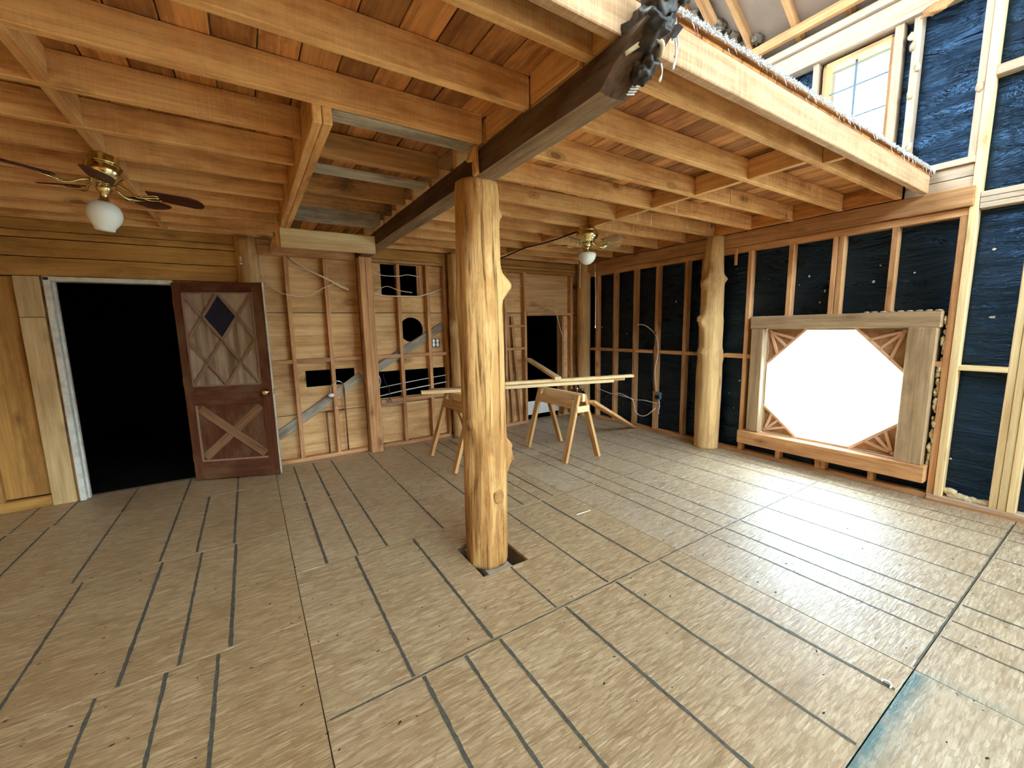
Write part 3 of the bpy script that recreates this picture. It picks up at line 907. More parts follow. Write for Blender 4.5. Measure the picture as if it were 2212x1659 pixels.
aabox('header', (3.737, YW - 0.005, 1.735), (4.638, YW + 0.085, 1.775), M['stud'], wall_back, grain=0)
aabox('block', (1.40, YW + 0.004, 0.60), (2.34, YW + 0.07, 0.645), M['stud'], wall_back, grain=0)
aabox('window_trim', (2.02, YS - 0.018, 2.0), (2.075, YS - 0.001, 2.40), M['stud'], wall_back)
# let-in diagonal brace, in two lengths
board('diagonal_brace', (0.19, YS - 0.018, 0.335), (1.19, YS - 0.018, 0.985), 0.105, 0.03, M['dustwood'], wall_back, (0, 1, 0))
board('diagonal_brace', (1.39, YS - 0.018, 1.06), (2.34, YS - 0.018, 1.60), 0.105, 0.03, M['dustwood'], wall_back, (0, 1, 0))
# leaning strips in the ladder-like bay
board('loose_strip', (3.47, YW + 0.03, 0.05), (3.40, YW + 0.06, 1.75), 0.05, 0.03, M['stud'], wall_back, (0, 1, 0))
board('loose_strip', (3.60, YW + 0.02, 0.04), (3.48, YW + 0.05, 1.72), 0.045, 0.03, M['stud'], wall_back, (0, 1, 0))
for k in range(5):
    aabox('lath', (3.37, YS - 0.012, 0.66 + k * 0.045), (3.50, YS - 0.002, 0.678 + k * 0.045), M['stud'], wall_back, grain=0)
# horizontal boards over the door, boards beside it
for z0, z1, dy in ((2.093, 2.253, 0), (2.259, 2.412, 0), (2.418, 2.476, -0.012), (2.480, 2.572, -0.02)):
    aabox('wall_board', (-2.65, YW - 0.012 + dy, z0), (-0.035, YW + 0.03, z1), M['siding'], wall_back)
for z0, z1, dy in ((2.418, 2.476, 0), (2.480, 2.572, -0.02)):
    aabox('wall_board', (0.165, YW + dy, z0 + 0.085), (1.19, YW + 0.03, z1 + 0.0), M['siding'], wall_back) if z0 > 2.45 else None
aabox('wall_board', (-0.58, YW + 0.02, 0.0), (-0.04, YW + 0.05, 2.09), M['siding'], wall_back)
aabox('wall_board', (-1.665, YW - 0.02, 0.0), (-1.505, YW + 0.05, 1.728), M['litboard'], wall_back)
aabox('wall_board', (-1.665, YW - 0.02, 1.732), (-1.505, YW + 0.05, 2.088), M['litboard'], wall_back)
aabox('plywood_sheet', (-2.05, YW + 0.05, 0.10), (-1.66, YW + 0.07, 2.088), M['siding'], wall_back)
aabox('plywood_sheet', (-2.65, YW + 0.05, 0.10), (-2.055, YW + 0.07, 2.088), M['siding'], wall_back)
aabox('stud', (-2.02, YW, 0.0), (-1.965, YW + 0.05, 2.088), M['siding'], wall_back)
aabox('bottom_plate', (-2.65, YW - 0.01, 0.0), (-1.67, YW + 0.05, 0.09), M['siding'], wall_back)
aabox('stud', (-1.503, YW - 0.004, 0.0), (-1.487, YW + 0.08, 2.088), M['dirtjoist'], wall_back)

# unlit rooms behind the back wall
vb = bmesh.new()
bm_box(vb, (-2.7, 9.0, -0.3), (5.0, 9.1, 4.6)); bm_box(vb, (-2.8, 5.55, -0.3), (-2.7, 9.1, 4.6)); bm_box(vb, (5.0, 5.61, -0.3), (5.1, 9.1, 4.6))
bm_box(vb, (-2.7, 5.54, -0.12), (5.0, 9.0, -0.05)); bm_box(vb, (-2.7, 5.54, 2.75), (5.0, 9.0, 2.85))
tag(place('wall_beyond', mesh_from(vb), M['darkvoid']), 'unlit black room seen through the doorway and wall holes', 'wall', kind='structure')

# left and front walls (mostly out of frame)
lw = holed_wall('y', -4.0, 5.6, -0.02, 4.3, -2.78, -2.66, [])
tag(place('wall_left', lw, M['siding']), 'board wall on the left side of the room', 'wall', kind='structure')
fwm = holed_wall('x', -2.78, 5.0, -0.02, 4.3, -4.1, -4.0, [(3.7, 4.6, 0.9, 2.2), (3.1, 4.6, 2.75, 4.0)])  # openings added behind the camera to let sky light into the room
tag(place('wall_front', fwm, M['siding']), 'unseen wall behind the camera, its openings added to let sky light in', 'wall', kind='structure')

# ------------------------------------------------------------------ door
fr = thing('trim_1', (-1.46, YW, 0.0), 'white painted door jamb and head trim round the dark doorway', 'door frame', kind='structure')
aabox('jamb', (-1.485, YW - 0.03, 0.0), (-1.44, YW + 0.10, 2.088), M['white'], fr, 0.006)
aabox('door_stop', (-1.44, YW + 0.03, 0.0), (-1.425, YW + 0.07, 2.05), M['white'], fr, 0.003)
aabox('head_trim', (-1.485, YW - 0.03, 2.05), (-0.585, YW + 0.10, 2.090), M['white'], fr, 0.005)
aabox('jamb', (-0.60, YW + 0.01, 0.0), (-0.575, YW + 0.10, 2.048), M['door'], fr, 0.004)

hng = V((-0.60, 5.345, 0.012)); fre = V((0.164, 5.045, 0.012))
u = (fre - hng); u.z = 0; u.normalize()
nrm = V((-u.y, u.x, 0))                          # away from the camera
door_1 = D.objects.new('door_1', None)
COL.objects.link(door_1)
dm = Matrix(((u.x, nrm.x, 0, hng.x), (u.y, nrm.y, 0, hng.y), (0, 0, 1, hng.z), (0, 0, 0, 1)))
door_1.matrix_world = dm
door_1['_mw'] = [c for r in dm for c in r]
tag(door_1, 'open dark red-brown door with diamond-lattice glazing above a crossbuck panel', 'door', kind='structure')
DW, DT, DH = 0.825, 0.042, 2.055
def dbox(name, x0, x1, z0, z1, d0, d1, mat, grain=None, bev=0.003, par=None):
    a, b_ = V((x0, d0, z0)), V((x1, d1, z1))
    s = b_ - a; c = (a + b_) / 2
    ax = grain if grain is not None else (0 if abs(s.x) > abs(s.z) else 2)
    if ax == 0:
        loc = Matrix(((1, 0, 0, c.x), (0, 1, 0, c.y), (0, 0, 1, c.z), (0, 0, 0, 1))); me = box_me(s.x, s.y, s.z, mat, bev)
    else:
        loc = Matrix(((0, 0, 1, c.x), (0, -1, 0, c.y), (1, 0, 0, c.z), (0, 0, 0, 1))); me = box_me(s.z, s.y, s.x, mat, bev)
    o = D.objects.new(name, me); COL.objects.link(o)
    o.parent = par or door_1
    o.matrix_local = loc
    return o
ST_W = 0.085
dbox('hinge_stile', 0, ST_W, 0, DH, 0, DT, M['door'])
dbox('lock_stile', DW - 0.105, DW, 0, DH, 0, DT, M['door'])
dbox('edge_strip', DW, DW + 0.006, 0, DH, 0.002, DT - 0.002, M['white'])
dbox('top_rail', ST_W, DW - 0.105, 1.95, DH, 0.001, DT, M['door'])
dbox('lock_rail', ST_W, DW - 0.105, 0.80, 1.005, 0.001, DT, M['door'])
dbox('bottom_rail', ST_W, DW - 0.105, 0, 0.205, 0.001, DT, M['door'])
dbox('lower_panel', ST_W, DW - 0.105, 0.205, 0.80, 0.020, 0.034, M['door'], 2)
gx0, gx1, gz0, gz1 = ST_W, DW - 0.105, 1.005, 1.95
def dpt(i, j):
    return (gx0 + (gx1 - gx0) * i / 4, gz0 + (gz1 - gz0) * j / 4)
def dprism(name, poly, d0, d1, mat):
    me = prism_me(poly, d1 - d0, (0, d1, 0), (1, 0, 0), (0, 0, 1))
    o = D.objects.new(name, me); COL.objects.link(o); me.materials.append(mat)
    o.parent = door_1
    return o
# panes: each piece of the diamond grid
for (ci, cj) in ((2, 3), (2, 1), (1, 2), (3, 2)):
    poly = [dpt(ci, cj + 1), dpt(ci - 1, cj), dpt(ci, cj - 1), dpt(ci + 1, cj)]
    p_ = dprism('glass_pane', poly, 0.018, 0.024, M['bluepane'] if (ci, cj) == (2, 3) else M['pane'])
    if (ci, cj) == (2, 3):
        p_['label'] = 'dark blue diamond pane'
for poly in ([(0, 4), (2, 4), (1, 3)], [(2, 4), (4, 4), (3, 3)], [(0, 0), (2, 0), (1, 1)], [(2, 0), (4, 0), (3, 1)],
             [(0, 4), (0, 2), (1, 3)], [(0, 2), (0, 0), (1, 1)], [(4, 4), (4, 2), (3, 3)], [(4, 2), (4, 0), (3, 1)]):
    dprism('glass_pane', [dpt(*q) for q in poly], 0.018, 0.024, M['pane'])
def dbar(name, a, b_, w, d0, d1, mat):
    a, b_ = V((a[0], 0, a[1])), V((b_[0], 0, b_[1]))
    x = (b_ - a).normalized(); y = V((0, 1, 0)); z = x.cross(y)
    c = (a + b_) / 2; c.y = (d0 + d1) / 2
    o = D.objects.new(name, box_me((b_ - a).length, d1 - d0, w, mat, 0.003)); COL.objects.link(o)
    o.parent = door_1
    o.matrix_local = Matrix(((x.x, y.x, z.x, c.x), (x.y, y.y, z.y, c.y), (x.z, y.z, z.z, c.z), (0, 0, 0, 1)))
    return o
for a, b_ in (((0, 4), (4, 0)), ((4, 4), (0, 0)), ((2, 4), (0, 2)), ((2, 4), (4, 2)), ((0, 2), (2, 0)), ((4, 2), (2, 0))):
    dbar('muntin', dpt(*a), dpt(*b_), 0.027, -0.002, 0.017, M['muntin'])
dbar('cross_brace', (ST_W + 0.03, 0.765), (DW - 0.125, 0.24), 0.085, 0.003, 0.020, M['doorx'])
dbar('cross_brace', (DW - 0.125, 0.765), (ST_W + 0.03, 0.24), 0.085, 0.005, 0.0195, M['doorx'])
for x0, x1, z0, z1 in ((gx0 - 0.006, gx0 + 0.008, gz0, gz1), (gx1 - 0.008, gx1 + 0.006, gz0, gz1), (gx0, gx1, gz0 - 0.006, gz0 + 0.008), (gx0, gx1, gz1 - 0.008, gz1 + 0.006),
                       (ST_W - 0.004, ST_W + 0.012, 0.205, 0.80), (ST_W, DW - 0.105, 0.195, 0.212)):
    dbox('panel_moulding', x0, x1, z0, z1, -0.006, 0.012, M['muntin'])
knob = lathe_me([(0.001, 0), (0.024, 0.001), (0.026, 0.006), (0.013, 0.010), (0.011, 0.026), (0.020, 0.032), (0.027, 0.044), (0.024, 0.056), (0.012, 0.062), (0.001, 0.063)], 24)
o = D.objects.new('door_knob', knob); COL.objects.link(o); knob.materials.append(M['brass']); o.parent = door_1
o.matrix_local = Matrix.Translation(V((DW - 0.052, 0, 0.915))) @ Matrix.Rotation(math.radians(90), 4, 'X') @ Matrix.Scale(1.2, 4)
dbox('latch_plate', DW + 0.006, DW + 0.008, 0.885, 0.945, 0.008, 0.034, M['brass'])
dbox('latch', DW + 0.008, DW + 0.022, 0.908, 0.922, 0.014, 0.028, M['brass'], 0)
for z in (0.25, 1.05, 1.85):
    dbox('hinge', -0.008, 0.004, z - 0.045, z + 0.045, 0.006, 0.036, M['brass'])

# ------------------------------------------------------------------ ceiling: joists, deck, blocking
JB, JT = 2.575, 2.716
ceiling = thing('ceiling', (1.2, 3.2, JB), 'open loft floor overhead of pine joists under reddish deck planks', 'ceiling', kind='structure')
x = -2.64
k = 0
while x < XW:
    w = min(0.152, XW + 0.04 - x)
    dz = R_.uniform(0, 0.002)
    gap = R_.choice((0.002, 0.003, 0.006))
    aabox('deck_plank', (x + gap / 2, 1.138, JT + dz), (x + w - gap / 2, 5.47, JT + 0.026), M['deck'], ceiling, 0.002, grain=1)
    x += 0.1545
    k += 1
JY = [1.135, 1.297, 1.705, 2.122, 2.535, 2.955, 3.342, 3.765, 4.175, 4.585, 4.985, 5.335]
def joist(x0, x1, y, mat='joist', zb_=JB, t=0.045, **kw):
    return board('joist', (x0, y + t / 2, (zb_ + JT) / 2), (x1, y + t / 2, (zb_ + JT) / 2), t, JT - zb_, M[mat], ceiling, (0, 0, 1), 0.004, wob=0.0025, seed=int(y * 10))
XBm = 1.275
right_joists = []
for i, y in enumerate(JY):
    jr = joist(1.225 if i not in (0,) else 1.328, 4.815, y, 'joist' if i else 'rim')
    right_joists.append((jr, y))
    if i == 0:
        joist(-2.65, 1.315, y, 'rim')
    elif i == 1:
        joist(-2.65, 1.248, y - 0.022)
    elif y < 2.15:
        joist(-2.65, 1.19 if i > 2 else 1.215, y - 0.001)
    else:
        joist(-2.65, 0.335, y)
# blocks on top of the dark beam between the lapped joists
for a, b_ in zip(JY[:4], JY[1:4]):
    aabox('block', (1.20, a + 0.047, JB + 0.002), (1.222, b_ - 0.027, JT), M['joist'], ceiling, grain=1)
# bridging rows
for i in range(1, len(JY) - 1):
    a, b_ = JY[i], JY[i + 1]
    dx = R_.uniform(-0.012, 0.012)
    aabox('block', (3.125 + dx, a + 0.046, JB + 0.001), (3.17 + dx, b_ - 0.001, JT - 0.002), M['joist'], ceiling, grain=1)
    if b_ > 2.2 or i >= 1:
        aabox('block', (-0.62 + dx, a + 0.046, JB + 0.001), (-0.575 + dx, b_ - 0.003, JT - 0.002), M['joist'], ceiling, grain=1)
    aabox('block', (4.77, a + 0.046, JB + 0.001), (4.815, b_ - 0.001, JT - 0.002), M['deck'], ceiling, grain=1)
aabox('block', (3.26, JY[0] + 0.046, JB + 0.001), (3.305, JY[1] - 0.001, JT - 0.002), M['joist'], ceiling, grain=1)
# dried drips down the joist faces on the window side
for j, (jr, y) in enumerate(right_joists):
    if not (3 <= j + 1 <= 9):
        continue
    bm = bmesh.new()
    rr = random.Random(j)
    xx = 3.24
    while xx < 4.72:
        xx += rr.uniform(0.075, 0.14)
        ln = rr.uniform(0.06, 0.132); w = rr.uniform(0.003, 0.0085) * (1.5 if rr.random() < 0.25 else 0.8)
        zt = JT - rr.uniform(0.0, 0.02)
        zl = max(zt - ln, JB + 0.006)
        up = rr.random() < 0.5
        yq = y - 0.0035
        a = [bm.verts.new((xx - (w * 0.25 if up else w), yq, zt)), bm.verts.new((xx + (w * 0.25 if up else w), yq, zt)), bm.verts.new((xx + (w if up else w * 0.15), yq, zl)), bm.verts.new((xx - (w if up else w * 0.15), yq, zl))]
        b2 = [bm.verts.new((v.co.x, yq + 0.006, v.co.z)) for v in a]
        bm.faces.new(a); bm.faces.new(b2[::-1])
        for q in range(4):
            bm.faces.new((a[q], b2[q], b2[(q + 1) % 4], a[(q + 1) % 4]))
    bmesh.ops.recalc_face_normals(bm, faces=bm.faces)
    me = mesh_from(bm)
    o = place('dried_drip', me, M['drip'], ceiling)
    o['kind'] = 'stuff'
# black cable sagging along the far bridging row
tag(tube('cable', [(3.10, 3.50, 2.565), (3.09, 4.0, 2.545), (3.10, 4.5, 2.56), (3.11, 5.0, 2.53), (3.10, 5.36, 2.52)], 0.009, M['black']), 'black cable strung under the joists beside the far ceiling fan', 'cable')

# loft carpet with its ragged edge
cm = bmesh.new()
bm_box(cm, (-2.6, 1.12, JT + 0.027), (4.86, 5.46, JT + 0.036))
carpet = tag(place('carpet', mesh_from(cm), M['carpet']), 'pale carpet on the loft with a ragged white edge over the rim joist', 'carpet')
rr = random.Random(5)
bm = bmesh.new()
xx = 1.0
for i in range(9000):
    xx = rr.uniform(0.9, 4.83)
    p = V((xx, 1.122 + rr.uniform(-0.012, 0.012), JT + 0.034 + rr.uniform(-0.013, 0.008)))
    d = V((rr.gauss(0, 1), -abs(rr.gauss(0.5, 0.6)), rr.gauss(0.1, 0.7))).normalized()
    ln = rr.uniform(0.006, 0.013)
    if rr.random() < 0.01:
        d = V((rr.uniform(-0.3, 0.3), -0.25, -1)).normalized(); ln = rr.uniform(0.03, 0.06)
    s = d.cross(V((rr.random(), rr.random(), rr.random()))).normalized() * 0.0018
    q = p + d * ln * 0.5 + V((rr.gauss(0, 0.003), 0, rr.gauss(0, 0.003)))
    e = p + d * ln
    v = [bm.verts.new(p + s), bm.verts.new(p - s), bm.verts.new(q - s), bm.verts.new(q + s), bm.verts.new(e)]
    bm.faces.new(v[:4]); bm.faces.new((v[3], v[2], v[4]))
o = place('carpet_fringe', mesh_from(bm), M['carpet'], carpet); o['kind'] = 'stuff'
board('tack_strip', (0.9, 1.13, JT + 0.021), (4.84, 1.13, JT + 0.021), 0.022, 0.010, M['deck'], carpet, (0, 0, 1), 0.002)

# ------------------------------------------------------------------ roof over everything
SL = 0.67
RX = 1.10
RZ = 4.27 + SL * (XW - RX)
roof = thing('roof', (RX, 1.0, 4.3), 'roof overhead: rafters against brownish underlay above the loft', 'roof', kind='structure')
def slope_slab(xa, za, xb, zb2, y0, y1, t, mat, name):
    bm = bmesh.new()
    vs = [bm.verts.new(p) for p in ((xa, y0, za), (xb, y0, zb2), (xb, y1, zb2), (xa, y1, za), (xa, y0, za + t), (xb, y0, zb2 + t), (xb, y1, zb2 + t), (xa, y1, za + t))]
    for f in ((0, 3, 2, 1), (4, 5, 6, 7), (0, 1, 5, 4), (1, 2, 6, 5), (2, 3, 7, 6), (3, 0, 4, 7)):
        bm.faces.new([vs[i] for i in f])
    return place(name, mesh_from(bm), mat, roof)
slope_slab(XW + 0.75, 4.27 + 0.14 - SL * 0.75, RX, RZ + 0.14, -4.1, 5.65, 0.06, M['roofdeck'], 'roof_deck')
def zl(x_):
    return 4.27 + 0.14 + SL * (x_ + 2.67)
slope_slab(-3.27, zl(-3.27), -2.1, zl(-2.1), -4.1, 5.65, 0.06, M['roofdeck'], 'roof_deck')
slope_slab(0.7, zl(0.7), RX, zl(RX), -4.1, 5.65, 0.06, M['roofdeck'], 'roof_deck')
slope_slab(-2.1, zl(-2.1), 0.7, zl(0.7), -4.1, 1.3, 0.06, M['roofdeck'], 'roof_deck')
slope_slab(-2.1, zl(-2.1), 0.7, zl(0.7), 4.6, 5.65, 0.06, M['roofdeck'], 'roof_deck')
slope_slab(-2.1, zl(-2.1), 0.7, zl(0.7), 1.3, 4.6, 0.006, M['glass'], 'added_skylight_pane')  # added opening in the unseen roof slope, brings sky light onto the upper wall
for i in range(-8, 8):
    y = 2.62 + i * 0.405
    if y < -4 or y > 5.5:
        continue
    board('rafter', (XW + 0.05, y, 4.33), (RX, y, 4.33 + SL * (XW + 0.05 - RX)), 0.042, 0.12, M['stud'], roof, (0, 0, 1))
board('rafter', (XW - 0.45, 2.83, 4.31 + SL * 0.45), (RX, 2.83, 4.31 + SL * (XW - RX)), 0.10, 0.035, M['stud'], roof, (0, 0, 1))
board('purlin', (4.74, 0.6, 4.34), (4.74, 3.1, 4.34), 0.05, 0.085, M['stud'], roof, (0, 0, 1))
for i, (x_, y_, r_) in enumerate(((4.62, 2.76, 0.10), (4.45, 2.82, 0.09), (4.72, 2.55, 0.06), (4.28, 3.0, 0.10))):
    place('insulation_tuft', blob_me(r_, i, 3, 0.6, (1, 0.8, 0.7), 2.5), M['insul'], roof, Matrix.Translation(V((x_, y_, 4.27 + SL * (XW - x_) + 0.08))))
# eave soffit outside the upper window
for i in range(4):
    aabox('soffit_board', (XW + 0.17 + i * 0.125, -4, 4.06), (XW + 0.29 + i * 0.125, 5.6, 4.08), M['soffit'], roof)
gb = bmesh.new()
v = [gb.verts.new(p) for p in ((-2.67, 5.5, 4.3), (XW + 0.1, 5.5, 4.3), (RX, 5.5, RZ + 0.15), (-2.67, 5.6, 4.3), (XW + 0.1, 5.6, 4.3), (RX, 5.6, RZ + 0.15))]
gb.faces.new(v[:3]); gb.faces.new(v[3:][::-1])
place('gable', mesh_from(gb), M['roofdeck'], roof)

# ================================================================== THINGS
# ------------------------------------------------------------------ log posts
def log_me(h, prof, knots, seed, seg=40, rows=70, rough=0.006, lean=(0, 0)):
    bm = bmesh.new()
    rings = []
    for i in range(rows + 1):
        z = h * i / rows
        # profile radius
        for (za, ra), (zb_, rb) in zip(prof, prof[1:]):
            if za <= z <= zb_ + 1e-6:
                r = ra + (rb - ra) * (z - za) / max(1e-6, zb_ - za)
                break
        ring = []
        for k in range(seg):
            a = 2 * math.pi * k / seg
            c = V((math.cos(a), math.sin(a), 0))
            d = rough * noise.noise(V((c.x * 2.2, c.y * 2.2, z * 0.9)) + V((seed * 4.7, 0, 0))) * 1.6
            d += rough * 0.5 * noise.noise(V((c.x * 9, c.y * 9, z * 2.2)) + V((0, seed * 3.1, 0)))
            d += rough * 0.35 * noise.noise(V((c.x * 22, c.y * 22, z * 3.5)) + V((0, seed * 1.1, 4)))
            for (ka, kz, amp, sa, sz) in knots:
                da = (a - ka + math.pi) % (2 * math.pi) - math.pi
                e = (da / sa) ** 2 + ((z - kz) / sz) ** 2
                if e < 9:
                    d += amp * math.exp(-e)
            rr_ = r + d
            ring.append(bm.verts.new((c.x * rr_ + lean[0] * z, c.y * rr_ + lean[1] * z, z)))
        rings.append(ring)
    for a, b_ in zip(rings, rings[1:]):
        for k in range(seg):
            bm.faces.new((a[k], a[(k + 1) % seg], b_[(k + 1) % seg], b_[k]))
    bm.faces.new(rings[0][::-1]); bm.faces.new(rings[-1])
    return mesh_from(bm, True)

def ang(deg):
    return math.radians(deg)
# directions seen from the camera for the middle post: towards camera is about -119 deg, right side of picture -29 deg
mid = thing('log_post', (1.274, 2.362, -0.04), 'thick peeled log post in the middle of the floor, its foot in a square cut-out', 'post', 'peeled log posts')
me = log_me(2.48, [(0, 0.139), (0.25, 0.142), (0.55, 0.144), (1.1, 0.141), (1.85, 0.141), (2.40, 0.134), (2.48, 0.125)],
            [(ang(-30), 1.86, 0.066, 0.22, 0.065), (ang(-28), 0.735, 0.045, 0.32, 0.075), (ang(-36), 0.82, 0.03, 0.2, 0.03), (ang(-24), 2.295, 0.02, 0.12, 0.025),
             (ang(-84), 0.50, 0.022, 0.26, 0.075), (ang(-160), 0.99, 0.016, 0.22, 0.03), (ang(-150), 0.77, -0.018, 0.35, 0.14), (ang(-205), 1.75, 0.012, 0.3, 0.1),
             (ang(-100), 1.45, 0.006, 0.3, 0.2), (ang(-70), 2.1, -0.006, 0.25, 0.3)], 1, 72, 130, 0.007)
place('trunk', me, M['log'], mid, Matrix.Translation(V((1.274, 2.362, -0.04))))
def knot_disc(parent, c, out, r, mat='knotend', name='knot'):
    out = V(out).normalized()
    q = out.to_track_quat('Z', 'Y').to_matrix().to_4x4()
    bm = bmesh.new()
    bmesh.ops.create_icosphere(bm, subdivisions=3, radius=1.0)
    for v in bm.verts:
        p = v.co.copy()
        rad = math.hypot(p.x, p.y)
        d = 1 + 0.18 * noise.noise(p * 2.2 + V((r * 90, 0, 0)))
        z = p.z * 0.42 + (0.10 * math.cos(rad * 15) - 0.22 * math.exp(-(rad / 0.35) ** 2) if p.z > 0 else 0)
        v.co = V((p.x * d, p.y * d * 1.25, z)) * r
    return place(name, mesh_from(bm, True), M[mat], parent, Matrix.Translation(V(c)) @ q)
dk = V((math.cos(ang(-84)), math.sin(ang(-84)), 0))
knot_disc(mid, V((1.274, 2.362, 0.46)) + dk * 0.143, dk, 0.042)
dk = V((math.cos(ang(-29)), math.sin(ang(-29)), 0))
knot_disc(mid, V((1.274, 2.362, 0.69)) + dk * 0.184, dk + V((0, 0, 0.2)), 0.026)

rp = thing('log_post', (4.80, 2.96, 0.0), 'knotty peeled log post against the tar-papered wall left of the octagonal window', 'post', 'peeled log posts')
me = log_me(2.572, [(0, 0.136), (0.6, 0.139), (1.12, 0.142), (1.22, 0.146), (1.26, 0.134), (1.58, 0.136), (1.66, 0.126), (2.02, 0.128), (2.08, 0.132), (2.14, 0.118), (2.30, 0.108), (2.572, 0.092)],
            [(ang(-195), 1.20, 0.03, 0.4, 0.03), (ang(-192), 1.57, 0.060, 0.40, 0.075), (ang(-195), 2.03, 0.05, 0.45, 0.06), (ang(-40), 1.13, 0.022, 0.3, 0.05), (ang(-118), 0.31, 0.014, 0.3, 0.07), (ang(-45), 2.08, 0.03, 0.4, 0.035), (ang(-120), 1.75, -0.012, 0.5, 0.1), (ang(-100), 0.85, 0.008, 0.5, 0.1)], 2, 56, 130, 0.009)
place('trunk', me, M['log2'], rp, Matrix.Translation(V((4.80, 2.96, 0.0))))
dk = V((math.cos(ang(-192)), math.sin(ang(-192)), 0))
knot_disc(rp, V((4.80, 2.96, 1.605)) + dk * 0.178, V((-0.8, -0.35, 0.5)), 0.042)
dk = V((math.cos(ang(-122)), math.sin(ang(-122)), 0))
knot_disc(rp, V((4.80, 2.96, 0.31)) + dk * 0.142, dk, 0.022)

cpst = thing('log_post', (4.84, 5.28, 0.0), 'slim grey-brown log post in the far corner behind the far sawhorse', 'post', 'peeled log posts')
place('trunk', log_me(2.572, [(0, 0.115), (1.3, 0.112), (2.572, 0.105)], [], 3, 32, 40, 0.005), M['log2'], cpst, Matrix.Translation(V((4.84, 5.28, 0.0))))
bpst = thing('log_post', (2.49, 5.27, 0.0), 'log post at the back wall half hidden behind the middle post', 'post', 'peeled log posts')
place('trunk', log_me(2.572, [(0, 0.125), (1.3, 0.123), (1.6, 0.12), (2.572, 0.108)], [(ang(190), 1.55, 0.03, 0.4, 0.1)], 4, 32, 50, 0.006), M['log2'], bpst, Matrix.Translation(V((2.49, 5.27, 0.0))))
dpst = thing('log_post', (0.065, 5.40, 0.0), 'pale log post at the back wall rising behind the open door', 'post', 'peeled log posts')
place('trunk', log_me(2.572, [(0, 0.11), (2.572, 0.105)], [], 5, 32, 40, 0.004), M['log2'], dpst, Matrix.Translation(V((0.065, 5.40, 0.0))))
for dz in (0.0, 0.035, 0.06):
    aabox('paint_mark', (0.0, 5.287, 2.27 + dz), (0.02, 5.297, 2.29 + dz), M['white'], dpst)

sq = thing('square_post', (1.275, 5.31, 0.0), 'square sawn timber post under the far end of the dark beam', 'post')
aabox('timber', (1.20, 5.235, 0.0), (1.35, 5.385, 2.43), M['stud'], sq, 0.006)
aabox('seam_strip', (1.272, 5.231, 0.0), (1.2755, 5.236, 2.43), M['dirtjoist'], sq, 0)

# ------------------------------------------------------------------ the dark beam
beam = thing('beam', (1.275, 3.3, 2.43), 'dark weathered beam carried by the middle log post, its near end torn', 'beam')
bm = bmesh.new()
n = 46
rings = []
for i in range(n + 1):
    t = i / n
    ring = []
    for (sx_, sz_) in ((-1, -1), (-0.33, -1), (0.33, -1), (1, -1), (1, -0.33), (1, 0.33), (1, 1), (0.33, 1), (-0.33, 1), (-1, 1), (-1, 0.33), (-1, -0.33)):
        ystart = 1.235 - (sz_ + 1) / 2 * 0.22
        y = ystart + (5.40 - ystart) * t
        p = V((1.276 + sx_ * 0.074, y, 2.5025 + sz_ * 0.0715))
        am = 0.006 + 0.008 * max(0, 1 - (y - 1.0) / 0.7)
        q = V((p.x * 9, y * 2.2, p.z * 9))
        off = V((noise.noise(q), 0, noise.noise(q + V((5, 5, 5))))) * am
        if sz_ > 0.9 and off.z > 0: off.z = 0
        if abs(sx_) > 0.9 and abs(sz_) > 0.9:
            p.x -= sx_ * 0.006; p.z -= sz_ * 0.006
        ring.append(bm.verts.new(p + off))
    rings.append(ring)
for a, b_ in zip(rings, rings[1:]):
    for k in range(12):
        bm.faces.new((a[k], a[(k + 1) % 12], b_[(k + 1) % 12], b_[k]))
bm.faces.new(rings[0][::-1]); bm.faces.new(rings[-1])
bmesh.ops.recalc_face_normals(bm, faces=bm.faces)
me = mesh_from(bm)
for v in me.vertices:
    v.co = V((v.co.y - 3.3, -(v.co.x - 1.276), v.co.z - 2.5))
me.materials.append(M['darkbeam']); me.materials.append(M['beamunder'])
for p in me.polygons:
    if p.normal.z < -0.6 and abs(p.normal.x) < 0.3:
        p.material_index = 1
place('timber', me, M['darkbeam'], beam, Matrix(((0, -1, 0, 1.276), (1, 0, 0, 3.3), (0, 0, 1, 2.5), (0, 0, 0, 1))))
# torn tar paper and scraps on its near end
def crumple(name, c, sx_, sy_, sz_, seed, mat):
    return place(name, blob_me(1.0, seed, 4, 0.45, (sx_, sy_, sz_), 1.9), M[mat], beam, Matrix.Translation(V(c)))
crumple('torn_paper', (1.275, 1.075, 2.575), 0.070, 0.085, 0.060, 11, 'tarscrap')
crumple('torn_paper', (1.285, 1.03, 2.655), 0.055, 0.050, 0.075, 12, 'tarscrap')
crumple('torn_paper', (1.36, 1.015, 2.69), 0.055, 0.04, 0.032, 13, 'tarscrap')
crumple('torn_paper', (1.315, 1.13, 2.50), 0.045, 0.055, 0.05, 14, 'tarscrap')
place('paper_flap', prism_me([(0, 0), (0.03, 0.03), (0.075, 0.04), (0.09, 0.03), (0.05, -0.012), (0.01, -0.018)], 0.004, (1.345, 1.06, 2.585), (1, -0.2, 0.1), (0, 0.2, 1)), M['black'], beam)
tube('paper_strap', [(1.215, 1.12, 2.51), (1.26, 1.06, 2.535), (1.31, 1.04, 2.535), (1.345, 1.07, 2.515)], 0.009, M['cable'], beam)
place('wood_chip', prism_me([(0, 0), (0.06, 0.0), (0.07, 0.05), (0.01, 0.06)], 0.03, (1.37, 0.985, 2.655), (1, -0.3, 0.2), (0, -0.1, 1)), M['dustwood'], beam)
